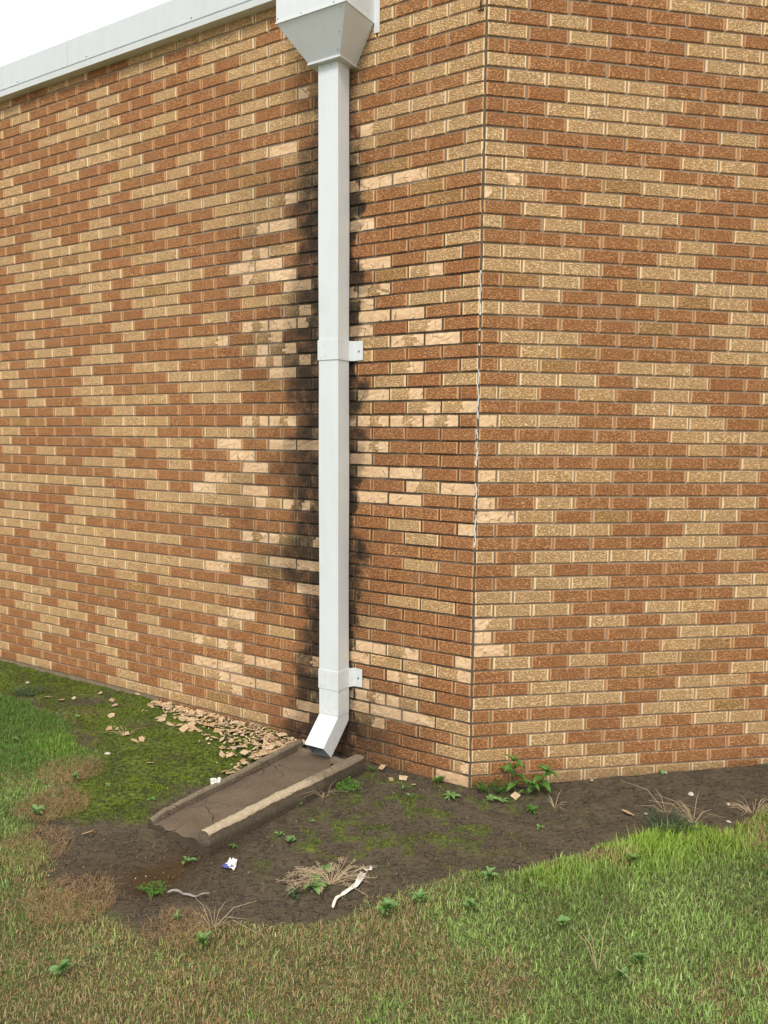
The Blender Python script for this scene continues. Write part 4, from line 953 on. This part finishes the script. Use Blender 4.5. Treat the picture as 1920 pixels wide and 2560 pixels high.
for (x, y, n, h, sp_, lb) in [(-2.0, .42, 420, .07, .16, 'dead brown grass mat between the left lawn and the moss'), (-2.0, .0, 380, .075, .16, 'brown dead grass clump nearest the moss at left'), (-2.02, -.36, 380, .075, .17, 'straw coloured grass clump beside the dark soil at left'),
                              (-1.78, -.76, 420, .08, .16, 'thick straw coloured grass clump at the lower left of the puddle'), (-1.38, -1.0, 200, .07, .12, 'dry green and straw clump at the bottom of the puddle soil'), (-2.1, 1.3, 90, .05, .14, 'thin dry grass wisps on the border of the left lawn')]:
    tuft(x, y, int(n*2.4), h*.50, 'drybrown', lb, 'dead_grass_clump', sp_*1.15, 'dead grass', 1.0, .0014, .9)
tuft(.02, -1.45, 6, .15, 'dry', 'long dry straw stalks lying on the lawn at lower right', 'dry_grass_tuft', .02, 'dry grass', 1.6, .0024)
# dried seed heads
m_ = MB(); r = random.Random(3)
for i in range(70):
    a = r.uniform(-.35, 3.6) if r.random() < .8 else r.random()*6.3; L = r.uniform(.09, .26); p = [Vector((0, 0, 0))]
    for t in (.35, .7, 1.0): p.append(Vector((math.cos(a+t*.2)*L*t*1.05, math.sin(a+t*.2)*L*t*.75, .012+.05*math.sin(t*2.4)*r.uniform(.4, 1.2))))
    m_.tube(p, .0011, 3)
    for k in range(18):
        t = r.uniform(.45, 1.0); q = p[-2].lerp(p[-1], (t-.45)/.55)+Vector((r.uniform(-.010, .010), r.uniform(-.010, .010), r.uniform(-.003, .012))); b = len(m_.v); u = r.uniform(.0015, .0036); ra = r.random()*6
        m_.v += [tuple(q+Vector((math.cos(ra)*u, math.sin(ra)*u, 0))), tuple(q+Vector((math.cos(ra+2.1)*u, math.sin(ra+2.1)*u, 0))), tuple(q+Vector((math.cos(ra+4.2)*u, math.sin(ra+4.2)*u, 0))), tuple(q+Vector((0, 0, u*1.4)))]
        m_.f += [[b, b+1, b+3], [b+1, b+2, b+3], [b+2, b, b+3]]
o = m_.build('dried_seed_heads', M['dry']); o.scale = (.82, .82, .62); o.location = (-.80, -.78, float(height(-.8, -.78))+.003); tag(o, 'sprawling dried clump of fluffy straw coloured seed heads on the bare soil', 'dried weed')

# ------------------------------------------------------------------ litter
M['paper'] = plain('white_paper', (.74, .72, .66), .7, .3, .1, 40, .001); M['blue'] = plain('blue_print', (.10, .11, .38), .5, .4, .3, 60, .001); M['film'] = plain('grey_plastic_film', (.27, .25, .22), .35, .5, .25, 40, .002)
r = random.Random(11); V = []; F = []; mi = []
for i in range(6):
    for k in range(5):
        x, y = (i-2.5)*.0135, (k-2)*.013; V.append((x*(1-.12*k)+r.uniform(-.003, .003), y+r.uniform(-.003, .003), .006+.010*abs(math.sin(i*1.9+k*1.1))+.012*(k > 3)))
for i in range(5):
    for k in range(4): F.append([i*5+k, (i+1)*5+k, (i+1)*5+k+1, i*5+k+1]); mi.append(1 if (k < 2 and i != 4 and (i+k) % 4 != 3) else 0)
o = obj('candy_wrapper', mesh('candy_wrapper', V, F, [M['paper'], M['blue']], mi), None, (-1.191, -.57, float(height(-1.191, -.57))+.002), -.5); tag(o, 'crumpled white and blue sweet wrapper on the bare soil', 'wrapper')
def ribbon(p0, p1, w0, w1, mat, name, label, cat, n=14, curl=.012, bend=.012):
    p0 = Vector(p0); p1 = Vector(p1); d = (p1-p0); L = d.length; d.normalize(); s_ = Vector((-d.y, d.x, 0)); V = []; F = []
    for i in range(n+1):
        t = i/n; w_ = (w0+(w1-w0)*t)*(1+.15*math.sin(i*2.3)); c_ = p0.lerp(p1, t)+s_*bend*math.sin(t*6); z = float(height(c_.x, c_.y))+.014+abs(math.sin(t*9))*.006
        for u in (-.5, 0, .5): q = c_+s_*u*w_; V.append((q.x, q.y, z+curl*abs(u)*math.sin(t*7+1)+.002))
    for i in range(n):
        for k in range(2): F.append([i*3+k, (i+1)*3+k, (i+1)*3+k+1, i*3+k+1])
    return tag(obj(name, mesh(name, V, F, [M[mat]])), label, cat)
ribbon((-.812, -.961, 0), (-.665, -.745, 0), .010, .030, 'paper', 'paper_strip', 'long narrow strip of white paper lying across the lawn edge', 'paper strip')
ribbon((-1.43, -.755, 0), (-1.27, -.80, 0), .018, .008, 'film', 'plastic_strip', 'flattened strip of dirty grey plastic film on the mud', 'plastic strip')
ribbon((-.650, -.722, 0), (-.625, -.70, 0), .022, .010, 'paper', 'paper_scrap', 'small torn white scrap just above the long paper strip', 'paper scrap', n=3)
m_ = MB(); r = random.Random(4)
for i in range(14): m_.ball((r.uniform(-.02, .02), r.uniform(-.016, .016), r.uniform(.0, .022)), r.uniform(.006, .012), 6)
o = m_.build('tissue_wad', M['paper']); o.location = LW(1.0, .78, .066); tag(o, 'wad of white tissue resting on the left rail of the splash block', 'tissue')
M['deadleaf'] = plain('dead_leaf', (.20, .085, .03), .7, .3, .3, 60, .001)
me = leaf_mesh('ovate', M['deadleaf']); o = obj('dead_leaf', me, None, LW(.665, .235, .045)); o.scale = (.045, .045, .045); o.rotation_euler = (.3, .1, 2.3); tag(o, 'small brown dead leaf lying in the splash block trough', 'leaf')
o = obj('dead_leaf', me, None, (.93, -1.05, float(height(.93, -1.05))+.05)); o.scale = (.045, .05, .045); o.rotation_euler = (.5, .2, 1.2); tag(o, 'curled tan leaf caught in the lawn at the right edge', 'leaf')
